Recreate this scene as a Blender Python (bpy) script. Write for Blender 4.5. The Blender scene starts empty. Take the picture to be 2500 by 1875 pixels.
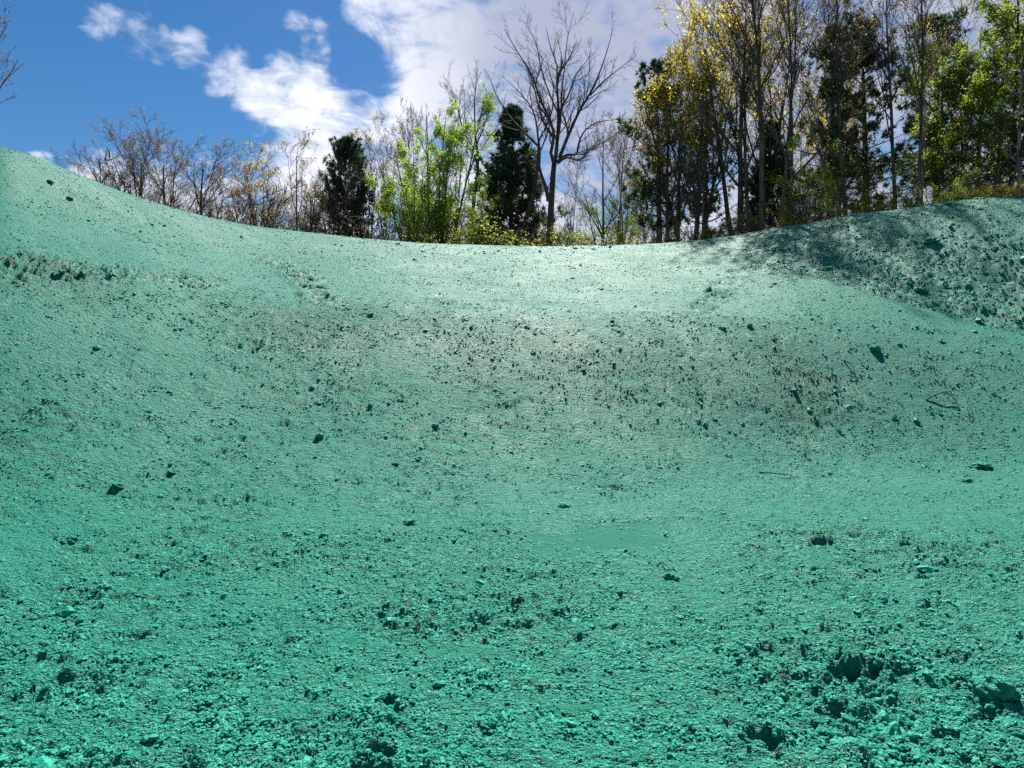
import bpy, math
import numpy as np
from mathutils import Vector

# ------------------------------------------------------------------ camera, sky, sun, exposure
scene = bpy.context.scene
COL = scene.collection
F, CX, CY, CAMH = 1628.6, 1250.0, 937.5, 1.6       # focal length and centre in photo pixels (2500 wide)
cam_d = bpy.data.cameras.new('camera')
cam_d.sensor_width = 36.0
cam_d.lens = 36.0 * F / 2500.0
cam_d.clip_start, cam_d.clip_end = 0.05, 5000.0
cam = bpy.data.objects.new('camera', cam_d)
COL.objects.link(cam)
cam.location = (0, 0, CAMH)
cam.rotation_euler = (math.radians(90), 0, 0)
scene.camera = cam

SUN_AZ, SUN_EL = 9.0, 51.5                            # degrees right of the view axis, above the horizon
az, el = math.radians(SUN_AZ), math.radians(SUN_EL)
sun_dir = Vector((math.sin(az) * math.cos(el), math.cos(az) * math.cos(el), math.sin(el)))
sun_d = bpy.data.lights.new('sun', 'SUN')
sun_d.energy = 5.0
sun_d.angle = math.radians(0.53)
sun_d.color = (1.0, 0.955, 0.89)
sun = bpy.data.objects.new('sun', sun_d)
sun.rotation_euler = sun_dir.to_track_quat('Z', 'Y').to_euler()
COL.objects.link(sun)

vs = scene.view_settings
vs.view_transform, vs.look, vs.gamma, vs.exposure = 'Standard', 'None', 1.0, 1.12
vs.use_curve_mapping = False
scene.cycles.use_denoising = False
scene.cycles.max_bounces = 6
scene.cycles.diffuse_bounces = 3
scene.cycles.glossy_bounces = 2
scene.cycles.transmission_bounces = 3
scene.cycles.transparent_max_bounces = 4
scene.cycles.sample_clamp_indirect = 4.0
scene.cycles.sample_clamp_direct = 3.0


class NT:
    """small helper to write node trees"""
    def __init__(self, tree):
        self.t = tree
        self.n = tree.nodes
        self.l = tree.links

    def new(self, kind, **kw):
        nd = self.n.new(kind)
        for k, v in kw.items():
            setattr(nd, k, v)
        return nd

    def put(self, sock, val):
        if isinstance(val, bpy.types.NodeSocket):
            self.l.new(val, sock)
        else:
            sock.default_value = val

    def math(self, op, a, b=0.0, c=0.0, clamp=False):
        nd = self.new('ShaderNodeMath', operation=op, use_clamp=clamp)
        self.put(nd.inputs[0], a)
        self.put(nd.inputs[1], b)
        self.put(nd.inputs[2], c)
        return nd.outputs[0]

    def vmath(self, op, a, b=(0, 0, 0)):
        nd = self.new('ShaderNodeVectorMath', operation=op)
        self.put(nd.inputs[0], a)
        self.put(nd.inputs[1], b)
        return nd.outputs['Value'] if op in ('DOT_PRODUCT', 'LENGTH') else nd.outputs[0]

    def noise(self, vec, scale, detail=4.0, rough=0.5, dist=0.0):
        nd = self.new('ShaderNodeTexNoise')
        self.put(nd.inputs['Vector'], vec)
        nd.inputs['Scale'].default_value = scale
        nd.inputs['Detail'].default_value = detail
        nd.inputs['Roughness'].default_value = rough
        nd.inputs['Distortion'].default_value = dist
        return nd.outputs['Fac']

    def ramp(self, val, a, b, lo=0.0, hi=1.0, smooth=True):
        nd = self.new('ShaderNodeMapRange', interpolation_type='SMOOTHSTEP' if smooth else 'LINEAR')
        self.put(nd.inputs['Value'], val)
        nd.inputs['From Min'].default_value = a
        nd.inputs['From Max'].default_value = b
        nd.inputs['To Min'].default_value = lo
        nd.inputs['To Max'].default_value = hi
        return nd.outputs['Result']

    def mix(self, fac, a, b, mode='MIX'):
        nd = self.new('ShaderNodeMix', data_type='RGBA', blend_type=mode)
        self.put(nd.inputs['Factor'], fac)
        self.put(nd.inputs['A'], a if isinstance(a, bpy.types.NodeSocket) else (*a, 1.0))
        self.put(nd.inputs['B'], b if isinstance(b, bpy.types.NodeSocket) else (*b, 1.0))
        return nd.outputs['Result']


def ray(u, v):
    d = Vector(((u - CX) / F, 1.0, (CY - v) / F))
    return d.normalized()


S22 = 2500.0 / 2212.0                                # some positions were read on a 2212 px wide copy

world = bpy.data.worlds.new('World')
scene.world = world
world.use_nodes = True
W = NT(world.node_tree)
W.n.clear()
sky = W.new('ShaderNodeTexSky', sky_type='NISHITA')
sky.sun_disc = False
sky.sun_elevation = el
sky.sun_rotation = az
sky.altitude = 600.0
sky.air_density = 1.0
sky.dust_density = 0.25
sky.ozone_density = 2.2
hsv = W.new('ShaderNodeHueSaturation')
hsv.inputs['Saturation'].default_value = 1.34
hsv.inputs['Value'].default_value = 0.41
W.l.new(sky.outputs[0], hsv.inputs['Color'])
D = W.new('ShaderNodeTexCoord').outputs['Generated']
sep = W.new('ShaderNodeSeparateXYZ')
W.l.new(D, sep.inputs[0])
dz = W.math('MAXIMUM', sep.outputs['Z'], 0.0)
den = W.math('ADD', dz, 0.28)
comb = W.new('ShaderNodeCombineXYZ')
W.put(comb.inputs[0], W.math('DIVIDE', sep.outputs['X'], den))
W.put(comb.inputs[1], W.math('DIVIDE', sep.outputs['Y'], den))
W.put(comb.inputs[2], W.math('MULTIPLY', dz, 0.9))
cp = comb.outputs[0]
n_big = W.noise(cp, 3.6, 8.0, 0.58, 0.35)
n_fine = W.noise(cp, 13.0, 7.0, 0.62, 0.5)
# banks of cloud, each given by a direction in the sky and an angular size (photo pixels at 2212 wide)
LOBES = [(232, 55, 62, .62), (285, 82, 55, .62), (345, 100, 50, .55), (405, 112, 55, .6), (450, 150, 45, .55), (500, 150, 55, .6), (292, 15, 45, .42),
         (480, 172, 50, .62), (540, 195, 55, .62), (430, 135, 45, .55),
         (690, 90, 50, .36), (715, 130, 42, .40), (640, 50, 34, .26),
         (610, 180, 62, .60), (560, 190, 50, .56), (700, 240, 100, .8), (590, 235, 60, .5), (800, 250, 110, .9), (690, 290, 100, .7), (555, 268, 34, .5),
         (880, 40, 130, .95), (960, 130, 170, 1.05), (1000, 260, 200, .95), (900, 300, 140, .8), (1020, 20, 170, .8),
         (1200, 200, 320, .9), (1500, 100, 400, .9), (1900, 150, 600, .9), (1200, 430, 300, .8), (1700, 450, 400, .8), (2700, 200, 900, .8), (1900, -700, 800, .7),
         (90, 345, 32, .5), (230, 395, 90, .7), (360, 430, 120, .8), (520, 440, 120, .75), (700, 400, 150, .8),
         (-1700, 100, 500, .6)]
GAPS = [(110, 165, 170, .4), (20, 150, 120, .4), (790, 165, 70, .55), (760, 110, 40, .3), (640, 320, 45, .3), (540, 330, 70, .35)]
bias = None
for sgn, lobes in ((1, LOBES), (-1, GAPS)):
    for (u, v, r, w) in lobes:
        if r < 110 and sgn > 0:
            r, w = r * 1.0, w + .19
        d = ray(u * S22, v * S22)
        ca = d.dot(ray((u + (r if u < 1106 else -r)) * S22, v * S22))
        dot = W.vmath('DOT_PRODUCT', D, tuple(d))
        val = W.ramp(dot, ca - (1 - ca) * 0.9, 1.0 - (1 - ca) * 0.12, 0.0, sgn * w)
        bias = val if bias is None else (W.math('MAXIMUM', bias, val) if sgn > 0 else W.math('ADD', bias, val))
# behind the viewer: ordinary broken cloud
back = W.ramp(sep.outputs['Y'], 0.25, -0.2, 0.0, 0.42)
bias = W.math('ADD', bias, back)
dens = W.math('ADD', W.math('MULTIPLY', n_big, 2.3), W.math('MULTIPLY', n_fine, 1.5))
dens = W.math('ADD', W.math('SUBTRACT', dens, 1.9), bias)
mask = W.ramp(dens, 0.26, 1.12)
# cloud brightness: thick bank to the right of the centre is greyer
dk1 = W.ramp(W.vmath('DOT_PRODUCT', D, tuple(ray(1400 * S22, 60 * S22))), 0.935, 0.997)
dk2 = W.ramp(W.vmath('DOT_PRODUCT', D, tuple(ray(2100 * S22, 60 * S22))), 0.86, 0.99)
dark = W.math('MAXIMUM', dk1, dk2)
shade = W.ramp(W.noise(cp, 3.1, 5.0, 0.55), 0.3, 0.7, 0.0, 1.0)
dark = W.math('ADD', W.math('MULTIPLY', dark, 0.85), W.math('MULTIPLY', shade, 0.22), clamp=True)
ccol = W.mix(dark, (4.3, 4.4, 4.8), (1.9, 2.05, 2.7))
final = W.mix(mask, hsv.outputs[0], ccol)
bg = W.new('ShaderNodeBackground')
bg.inputs['Strength'].default_value = 0.115
W.l.new(final, bg.inputs['Color'])
wo = W.new('ShaderNodeOutputWorld')
W.l.new(bg.outputs[0], wo.inputs['Surface'])


# ------------------------------------------------------------------ numeric helpers
rng = np.random.default_rng(7)
_perm = np.random.default_rng(3).permutation(4096)
_gang = np.random.default_rng(4).random(4096) * 2 * np.pi
_gx, _gy = np.cos(_gang), np.sin(_gang)


def perlin(x, y, seed=0):
    xi = np.floor(x).astype(np.int64)
    yi = np.floor(y).astype(np.int64)
    xf, yf = x - xi, y - yi
    u = xf * xf * xf * (xf * (xf * 6 - 15) + 10)
    v = yf * yf * yf * (yf * (yf * 6 - 15) + 10)

    def g(ix, iy, fx, fy):
        h = _perm[(_perm[(ix + seed * 131) & 4095] + iy) & 4095]
        return _gx[h] * fx + _gy[h] * fy
    a = g(xi, yi, xf, yf)
    b = g(xi + 1, yi, xf - 1, yf)
    c = g(xi, yi + 1, xf, yf - 1)
    d = g(xi + 1, yi + 1, xf - 1, yf - 1)
    return (a + u * (b - a) + v * ((c + u * (d - c)) - (a + u * (b - a)))) * 1.45


def fbm(x, y, seed=0, octv=4, gain=0.5):
    s, a = 0.0, 1.0
    for i in range(octv):
        s = s + a * perlin(x * 2 ** i + i * 17.3, y * 2 ** i - i * 9.1, seed + i)
        a *= gain
    return s


def sstep(a, b, x):
    t = np.clip((x - a) / (b - a), 0, 1)
    return t * t * (3 - 2 * t)


def pchip_slopes(X, Y):
    """X (..,K), Y (..,K): monotone slopes"""
    h = np.diff(X, axis=-1)
    d = np.diff(Y, axis=-1) / h
    m = np.zeros_like(Y)
    w1 = 2 * h[..., 1:] + h[..., :-1]
    w2 = h[..., 1:] + 2 * h[..., :-1]
    same = d[..., :-1] * d[..., 1:] > 0
    with np.errstate(divide='ignore', invalid='ignore'):
        mm = (w1 + w2) / (w1 / d[..., :-1] + w2 / d[..., 1:])
    m[..., 1:-1] = np.where(same, mm, 0)
    m[..., 0], m[..., -1] = d[..., 0], d[..., -1]
    return m


def hermite(X, Y, M, x):
    """per row knots X,Y,M (N,K) and x (N,)"""
    N, K = X.shape
    idx = np.clip((x[:, None] >= X).sum(1) - 1, 0, K - 2)
    i = np.arange(N)
    x0, x1, y0, y1, m0, m1 = X[i, idx], X[i, idx + 1], Y[i, idx], Y[i, idx + 1], M[i, idx], M[i, idx + 1]
    h = x1 - x0
    t = np.clip((x - x0) / h, 0, 1)
    t2, t3 = t * t, t * t * t
    return (2 * t3 - 3 * t2 + 1) * y0 + (t3 - 2 * t2 + t) * h * m0 + (-2 * t3 + 3 * t2) * y1 + (t3 - t2) * h * m1


# ------------------------------------------------------------------ the landform
# per direction: toe, lip, mid, crest of the bowl, each as (image row at 2212 px, distance along the view axis)
LAND = [(-300, (1190, 6.2), (500, 11.0), (380, 14.0), (262, 17.0)),
        (0, (1150, 6.8), (560, 12.0), (430, 15.0), (321, 18.0)),
        (130, (1145, 6.9), (566, 12.9), (460, 16.4), (364, 20.0)),
        (280, (1135, 7.2), (580, 13.9), (500, 18.0), (424, 22.5)),
        (420, (1120, 7.6), (610, 14.6), (532, 19.5), (467, 25.0)),
        (600, (1110, 8.0), (637, 15.0), (562, 21.5), (501, 28.5)),
        (860, (1100, 8.4), (655, 15.0), (584, 22.0), (529, 32.0)),
        (1150, (1085, 8.8), (676, 15.0), (600, 22.5), (541, 34.0)),
        (1330, (1070, 9.3), (684, 15.3), (605, 22.5), (538, 33.6)),
        (1500, (1058, 9.9), (686, 15.8), (605, 22.5), (528, 33.0)),
        (1700, (1045, 10.6), (688, 16.3), (590, 22.0), (498, 31.0)),
        (1900, (1035, 11.0), (694, 16.8), (640, 19.3), (462, 27.5)),
        (2090, (1030, 11.2), (712, 16.8), (690, 17.9), (438, 26.5)),
        (2212, (1030, 11.2), (738, 16.4), (722, 17.2), (437, 25.5)),
        (2500, (1030, 11.0), (780, 15.5), (762, 16.2), (455, 24.0))]
rows = []
for u, toe, lip, mid, crest in LAND:
    a = math.atan2(u * S22 - CX, F)
    kn = []
    for (v, Y) in (toe, lip, mid, crest):
        kn.append((Y / math.cos(a), CAMH + (CY - v * S22) / F * Y))
    rows.append((math.degrees(a), kn))
rows += [(-90, [(6, .2), (11, 3.5), (14, 5.2), (19, 7.5)]), (-130, [(7, .1), (13, 1.4), (17, 2.2), (23, 3.2)]),
         (90, [(10, .1), (15, 1.8), (17, 2.6), (25, 7.0)]), (130, [(9, .1), (14, .9), (18, 1.6), (24, 2.6)]),
         (180, [(8, 0), (14, .15), (18, .25), (24, .4)]), (-180, [(8, 0), (14, .15), (18, .25), (24, .4)])]
rows.sort(key=lambda r: r[0])
TH = np.array([r[0] for r in rows], float)
KN = np.array([[c for k in r[1] for c in k] for r in rows], float)          # (n, 8)


def land_knots(th_deg):
    out = np.empty((len(th_deg), 8))
    for j in range(8):
        m = pchip_slopes(TH, KN[:, j])
        idx = np.clip(np.searchsorted(TH, th_deg) - 1, 0, len(TH) - 2)
        x0, x1 = TH[idx], TH[idx + 1]
        y0, y1 = KN[idx, j], KN[idx + 1, j]
        h = x1 - x0
        t = (th_deg - x0) / h
        t2, t3 = t * t, t * t * t
        out[:, j] = (2 * t3 - 3 * t2 + 1) * y0 + (t3 - 2 * t2 + t) * h * m[idx] + (-2 * t3 + 3 * t2) * y1 + (t3 - t2) * h * m[idx + 1]
    return out


def land(x, y):
    """smooth landform; returns z and the position between toe (1), lip (2), mid (3), crest (4)"""
    x = np.asarray(x, float)
    y = np.asarray(y, float)
    th = np.degrees(np.arctan2(x, y))
    r = np.hypot(x, y)
    k = land_knots(th)
    n = len(x)
    cr, cz = k[:, 6], k[:, 7]
    one = np.ones(n)
    drop = np.clip(cz / 8.0, 0.05, 1.2)
    def between(i, j, f):
        return k[:, i] + (k[:, j] - k[:, i]) * f
    X = np.stack([-5 * one, 3.2 * one, k[:, 0], between(0, 2, .9), k[:, 2], between(2, 4, .12), between(2, 4, .9), k[:, 4], between(4, 6, .1), cr, cr + 4, cr + 20, cr + 60, cr + 300, cr + 1500], 1)
    Z = np.stack([0.03 * one, 0.0 * one, k[:, 1], between(1, 3, .9), k[:, 3], between(3, 5, .12), between(3, 5, .9), k[:, 5], between(5, 7, .1), cz, cz - .35 * drop, cz - 1.6 * drop, cz - 4.2 * drop, cz - 6 * drop, cz - 7 * drop], 1)
    z = hermite(X, Z, pchip_slopes(X, Z), r)
    s = np.empty(n)
    knots = np.stack([0 * one, k[:, 0], k[:, 2], k[:, 4], cr, cr + 20], 1)
    for i in range(n // 200000 + 1):
        sl = slice(i * 200000, min(n, (i + 1) * 200000))
        if sl.start >= n:
            break
        kk, rr = knots[sl], r[sl]
        idx = np.clip((rr[:, None] >= kk).sum(1) - 1, 0, 4)
        ii = np.arange(len(rr))
        s[sl] = idx + np.clip((rr - kk[ii, idx]) / (kk[ii, idx + 1] - kk[ii, idx]), 0, 1)
    return z, s


def gz(x, y):
    return float(land(np.array([x]), np.array([y]))[0][0])


def hit(u, v):
    """ground point seen at photo pixel u, v"""
    t = np.concatenate([np.linspace(1.5, 40, 2400)])
    X = (u - CX) / F * t
    Zr = CAMH + (CY - v) / F * t
    z, _ = land(X, t)
    below = np.where(Zr <= z)[0]
    i = below[0] if len(below) else len(t) - 1
    return float(X[i]), float(t[i]), float(z[i])


# ------------------------------------------------------------------ mesh helpers
def make_mesh(name, V, faces, mats, midx=None, attrs=None, smooth=True):
    """faces: list of int arrays (n,3) or (n,4)"""
    me = bpy.data.meshes.new(name)
    V = np.ascontiguousarray(V, np.float32)
    me.vertices.add(len(V))
    me.vertices.foreach_set('co', V.ravel())
    loops = np.concatenate([f.ravel() for f in faces]).astype(np.int32)
    tot = np.concatenate([np.full(len(f), f.shape[1], np.int32) for f in faces])
    start = np.concatenate([[0], np.cumsum(tot)[:-1]]).astype(np.int32)
    me.loops.add(len(loops))
    me.loops.foreach_set('vertex_index', loops)
    me.polygons.add(len(tot))
    me.polygons.foreach_set('loop_start', start)
    me.polygons.foreach_set('loop_total', tot)
    for m in mats:
        me.materials.append(m)
    if midx is not None:
        me.polygons.foreach_set('material_index', np.asarray(midx, np.int32))
    me.polygons.foreach_set('use_smooth', np.full(len(tot), smooth))
    if attrs:
        for k, a in attrs.items():
            at = me.attributes.new(k, 'FLOAT', 'POINT')
            at.data.foreach_set('value', np.ascontiguousarray(a, np.float32))
    me.update(calc_edges=True)
    return me


def link(name, me, parent=None, loc=None, **props):
    o = bpy.data.objects.new(name, me)
    COL.objects.link(o)
    if parent is not None:
        o.parent = parent
    if loc is not None:
        o.location = loc
    for k, v in props.items():
        o[k] = v
    return o


def norm(a):
    return a / np.maximum(np.linalg.norm(a, axis=-1, keepdims=True), 1e-9)


# ------------------------------------------------------------------ materials
def material(name):
    m = bpy.data.materials.new(name)
    m.use_nodes = True
    t = NT(m.node_tree)
    t.n.clear()
    out = t.new('ShaderNodeOutputMaterial')
    return m, t, out


def mulch_material(name, ground=True):
    m, t, out = material(name)
    pos = t.new('ShaderNodeNewGeometry').outputs['Position']

    def attr(n):
        a = t.new('ShaderNodeAttribute', attribute_name=n)
        return a.outputs['Fac']
    big = t.noise(pos, 0.55, 5.0, 0.6)
    mid = t.noise(pos, 4.5, 5.0, 0.62)
    fine = t.noise(pos, 38.0, 4.0, 0.65)
    speck = t.noise(pos, 95.0, 3.0, 0.6)
    g1 = t.mix(t.ramp(mid, 0.3, 0.7), (0.016, 0.290, 0.200), (0.028, 0.400, 0.285))
    g2 = t.mix(t.ramp(fine, 0.33, 0.70), (0.010, 0.200, 0.132), g1)
    g3 = t.mix(t.ramp(speck, 0.54, 0.70, 0.0, 0.65), g2, (0.130, 0.510, 0.400))
    soil = t.mix(t.ramp(fine, 0.3, 0.7), (0.020, 0.058, 0.026), (0.065, 0.140, 0.070))
    rough = 0.52
    if ground:
        dirt_shade = attr('dirt_shade')
        wet = attr('wet')
        seeded = attr('seeded')
        # the mulch lies thin in places and soil shows between the fibres; slope shade is mixed in too
        thin = t.math('ADD', t.math('MULTIPLY', speck, 0.75), t.math('MULTIPLY', fine, 0.6))
        thin = t.ramp(t.math('ADD', thin, t.math('MULTIPLY', dirt_shade, 0.17)), 0.82, 1.0, 0.0, 0.55)
        c = t.mix(thin, g3, soil)
        c = t.mix(t.math('MULTIPLY', wet, 0.72), c, (0.018, 0.085, 0.058))
        litter = t.mix(t.ramp(speck, 0.4, 0.6), (0.045, 0.030, 0.016), (0.20, 0.13, 0.07))
        c = t.mix(seeded, litter, c)
        rw = t.math('ADD', t.ramp(big, 0.35, 0.65, 0.0, 0.10), t.ramp(fine, 0.3, 0.7, 0.0, 0.16))
        gloss = t.ramp(t.noise(pos, 1.1, 4.0, 0.65), 0.47, 0.66)
        rough = t.math('SUBTRACT', t.math('ADD', 0.50, rw), t.math('ADD', t.math('MULTIPLY', gloss, 0.12), t.math('MULTIPLY', wet, 0.05)))
        # wet fibres glint here and there
        rough = t.math('SUBTRACT', rough, t.math('MULTIPLY', t.ramp(t.noise(pos, 210.0, 1.0, 0.5), 0.62, 0.70), 0.16))
    else:
        c = t.mix(t.ramp(t.noise(pos, 2.2, 5.0, 0.7), 0.58, 0.74, 0.0, 0.55), g3, soil)
    b = t.new('ShaderNodeBsdfPrincipled')
    t.put(b.inputs['Base Color'], c)
    t.put(b.inputs['Roughness'], rough)
    if ground:
        glint = t.math('MULTIPLY', t.ramp(t.noise(pos, 120.0, 2.0, 0.6), 0.58, 0.66), gloss)
        sp = t.math('ADD', 0.16, t.math('MULTIPLY', glint, 0.75))
        t.put(b.inputs['Specular IOR Level'], t.math('MULTIPLY', sp, t.math('SUBTRACT', 1.0, t.math('MULTIPLY', wet, 0.85))))
    else:
        b.inputs['Specular IOR Level'].default_value = 0.12
    mp = t.new('ShaderNodeMapping')
    mp.inputs['Scale'].default_value = (0.65, 1.0, 1.0)
    t.l.new(pos, mp.inputs[0])
    h = t.math('ADD', t.math('MULTIPLY', t.noise(mp.outputs[0], 17.0, 4.0, 0.72), 1.0), t.math('MULTIPLY', t.noise(mp.outputs[0], 62.0, 2.0, 0.6), 0.42))
    bump = t.new('ShaderNodeBump')
    bump.inputs['Distance'].default_value = 0.20 if ground else (0.09 if 'clod' in name else 0.02)
    if ground:
        t.put(bump.inputs['Strength'], t.math('SUBTRACT', 1.0, t.math('MULTIPLY', attr('wet'), 0.55)))
    else:
        bump.inputs['Strength'].default_value = 0.9
    t.put(bump.inputs['Height'], h)
    t.l.new(bump.outputs[0], b.inputs['Normal'])
    t.l.new(b.outputs[0], out.inputs['Surface'])
    return m


def bark_material(name, c1, c2, scale=6.0):
    m, t, out = material(name)
    tc = t.new('ShaderNodeTexCoord').outputs['Object']
    mp = t.new('ShaderNodeMapping')
    mp.inputs['Scale'].default_value = (1, 1, 0.22)
    t.l.new(tc, mp.inputs[0])
    n = t.noise(mp.outputs[0], scale, 5.0, 0.65)
    n2 = t.noise(tc, 1.3, 3.0, 0.6)
    c = t.mix(t.ramp(n, 0.35, 0.66), c1, c2)
    c = t.mix(t.ramp(n2, 0.55, 0.8, 0, 0.45), c, (0.07, 0.085, 0.05))
    b = t.new('ShaderNodeBsdfPrincipled')
    t.put(b.inputs['Base Color'], c)
    b.inputs['Roughness'].default_value = 0.85
    b.inputs['Specular IOR Level'].default_value = 0.25
    bump = t.new('ShaderNodeBump')
    bump.inputs['Distance'].default_value = 0.02
    bump.inputs['Strength'].default_value = 0.7
    t.put(bump.inputs['Height'], n)
    t.l.new(bump.outputs[0], b.inputs['Normal'])
    t.l.new(b.outputs[0], out.inputs['Surface'])
    return m


def leaf_material(name, a, b_, trans, tmix=0.5):
    m, t, out = material(name)
    tint = t.new('ShaderNodeAttribute', attribute_name='tint').outputs['Fac']
    rnd = t.new('ShaderNodeObjectInfo').outputs['Random']
    f = t.math('ADD', t.math('MULTIPLY', tint, 0.8), t.math('MULTIPLY', rnd, 0.2))
    c = t.mix(f, a, b_)
    d = t.new('ShaderNodeBsdfPrincipled')
    t.put(d.inputs['Base Color'], c)
    d.inputs['Roughness'].default_value = 0.55
    d.inputs['Specular IOR Level'].default_value = 0.3
    tr = t.new('ShaderNodeBsdfTranslucent')
    t.put(tr.inputs['Color'], t.mix(f, tuple(x * trans for x in a), tuple(x * trans for x in b_)))
    ms = t.new('ShaderNodeMixShader')
    ms.inputs[0].default_value = tmix
    t.l.new(d.outputs[0], ms.inputs[1])
    t.l.new(tr.outputs[0], ms.inputs[2])
    t.l.new(ms.outputs[0], out.inputs['Surface'])
    return m


M_GROUND = mulch_material('seeded_ground', True)
M_CLOD = mulch_material('seeded_clod', False)
M_CRUMB = mulch_material('seeded_crumb', False)
M_BARK = bark_material('dark_bark', (0.036, 0.030, 0.026), (0.125, 0.105, 0.088))
M_BARK_TAN = bark_material('tan_bark', (0.055, 0.043, 0.034), (0.15, 0.115, 0.09))
M_BARK_GREY = bark_material('grey_bark', (0.065, 0.058, 0.052), (0.18, 0.165, 0.15))
M_BARK_PALE = bark_material('pale_bark', (0.12, 0.11, 0.095), (0.34, 0.32, 0.28))
M_STICK = bark_material('stick_bark', (0.02, 0.035, 0.028), (0.04, 0.09, 0.065), 20.0)
L_BUD = leaf_material('bud', (0.12, 0.095, 0.06), (0.26, 0.21, 0.13), 1.2, 0.5)
L_BUDY = leaf_material('yellow_bud', (0.22, 0.18, 0.07), (0.38, 0.32, 0.12), 1.3, 0.5)
L_GREEN = leaf_material('fresh_leaf', (0.09, 0.165, 0.012), (0.24, 0.33, 0.03), 1.9, 0.6)
L_MID = leaf_material('mid_leaf', (0.06, 0.095, 0.012), (0.19, 0.225, 0.025), 1.8, 0.58)
L_YEL = leaf_material('yellow_flower', (0.38, 0.29, 0.025), (0.54, 0.48, 0.05), 1.5, 0.62)
L_GOLD = leaf_material('golden_leaf', (0.20, 0.15, 0.014), (0.40, 0.32, 0.03), 1.6, 0.6)
L_RED = leaf_material('reddish_leaf', (0.13, 0.075, 0.03), (0.24, 0.15, 0.05), 1.3, 0.45)
L_NEEDLE = leaf_material('needle', (0.024, 0.050, 0.026), (0.075, 0.125, 0.060), 1.4, 0.35)
L_IVY = leaf_material('ivy_leaf', (0.035, 0.06, 0.012), (0.13, 0.14, 0.02), 1.5, 0.4)

# ------------------------------------------------------------------ ground sheet
def ang_spacing():
    fine = np.linspace(-45, 45, 941)
    right = 45 + 135 * (np.linspace(0, 1, 48)[1:-1]) ** 1.5
    left = -right[::-1]
    return np.concatenate([left, fine, right, [180.0]])


TA = ang_spacing()
RR = np.concatenate([[0.5, 0.9, 1.3, 1.7, 2.0], np.exp(np.linspace(math.log(2.2), math.log(38.0), 640)),
                     [39, 40.5, 42.5, 45, 48, 52, 58, 66, 78, 95, 120, 160, 230, 350, 560, 900, 1500]])
nA, nR = len(TA), len(RR)
A2, R2 = np.meshgrid(np.radians(TA), RR, indexing='ij')
GX, GY = (R2 * np.sin(A2)).ravel(), (R2 * np.cos(A2)).ravel()
GR, GA = R2.ravel(), np.degrees(A2).ravel()
Z0, SEG = land(GX, GY)
res = np.maximum(GR * 0.0042, 0.004)                  # local spacing of the sheet


def octave(wave, seed):
    return perlin(GX / (wave * 1.35) + 31.7 * seed, GY / wave - 17.1 * seed, seed)


def fadef(wave):
    return sstep(1.4, 4.0, wave / res)


near = 1 - sstep(1.0, 1.5, SEG)
# rough loose fill on the bank at the right, smooth bench, rough pockets elsewhere
ucol = GX / np.maximum(GY, 0.1)
right = sstep(0.34, 0.42, ucol + 0.05 * octave(1.7, 3)) * (GY > 0)
bank = right * sstep(2.93, 3.07, SEG + 0.06 * octave(0.9, 5)) * (1 - sstep(4.0, 4.3, SEG))
bench = sstep(2.0, 2.35, SEG + 0.18 * octave(2.5, 6)) * (1 - bank)
patch = fbm(GX / 2.4, GY / 2.4, 11, 3)
amp = 0.85 - 0.40 * bench + 0.45 * np.clip(patch, -0.6, 1) + 0.05 * near
amp = np.clip(amp, 0.25, 1.15)
incl = 1 - 0.55 * sstep(1.0, 1.25, SEG)      # less loose material stays on the steep part
zone = np.zeros_like(GX)


def rough_zone(u, v, w, h, k):
    x, y, _ = hit(u * S22, v * S22)
    xr, _, _ = hit((u + w) * S22, v * S22)
    _, yb, _ = hit(u * S22, (v - h) * S22)
    q = ((GX - x) / (xr - x)) ** 2 + ((GY - y) / max(yb - y, .2)) ** 2 + 0.8 * fbm(GX / 0.7, GY / 0.5, 52, 3)
    zone[:] = np.maximum(zone, k * (1 - sstep(0.1, 1.2, q)) * (GY > 0))


for z_ in [(300, 1000, 420, 140, 1), (90, 900, 250, 120, .9), (1930, 1190, 320, 75, 1), (1050, 1330, 330, 70, .9), (1950, 1430, 300, 80, 1), (560, 1090, 200, 60, 1),
           (2130, 1020, 170, 30, 1), (150, 590, 350, 45, 1), (900, 980, 300, 60, .7), (1250, 880, 300, 70, .6), (850, 1570, 300, 70, .8), (1620, 1600, 200, 60, .8),
           (150, 1400, 250, 70, .7), (1480, 1330, 200, 50, .6), (850, 800, 300, 50, .5), (250, 1180, 300, 40, .9), (2100, 1560, 150, 80, .9)]:
    rough_zone(*z_)
H = 0.05 * octave(4.5, 1) + 0.030 * octave(1.7, 2)
b1 = 1 - np.abs(octave(0.62, 8)) * 2
b2 = 1 - np.abs(octave(0.26, 9)) * 2
b3 = 1 - np.abs(octave(0.11, 10)) * 2
b4 = 1 - np.abs(octave(0.052, 12)) * 2
lump = sstep(0.05, 0.75, octave(0.30, 13)) * 0.040 + sstep(0.12, 0.6, octave(0.135, 14)) * 0.022
b5 = 1 - np.abs(octave(0.031, 17)) * 2
H += amp * (-0.012 * b1 * fadef(.6) - 0.018 * b2 * fadef(.26) - 0.014 * b3 * fadef(.11) - 0.012 * b4 * fadef(.052) - 0.007 * b5 * fadef(.031))
crumb = 0.030 * sstep(.18, .42, octave(.21, 25) + .22 * octave(.07, 26)) * fadef(.21)
crumb += 0.021 * sstep(.14, .34, octave(.105, 27) + .2 * octave(.04, 28)) * fadef(.09)
crumb += 0.014 * sstep(.10, .30, octave(.058, 29)) * fadef(.05)
H += 0.62 * incl * crumb * np.clip(amp * (.6 + .7 * np.clip(patch + .25, 0, 1)), 0, 1.0)
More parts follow.
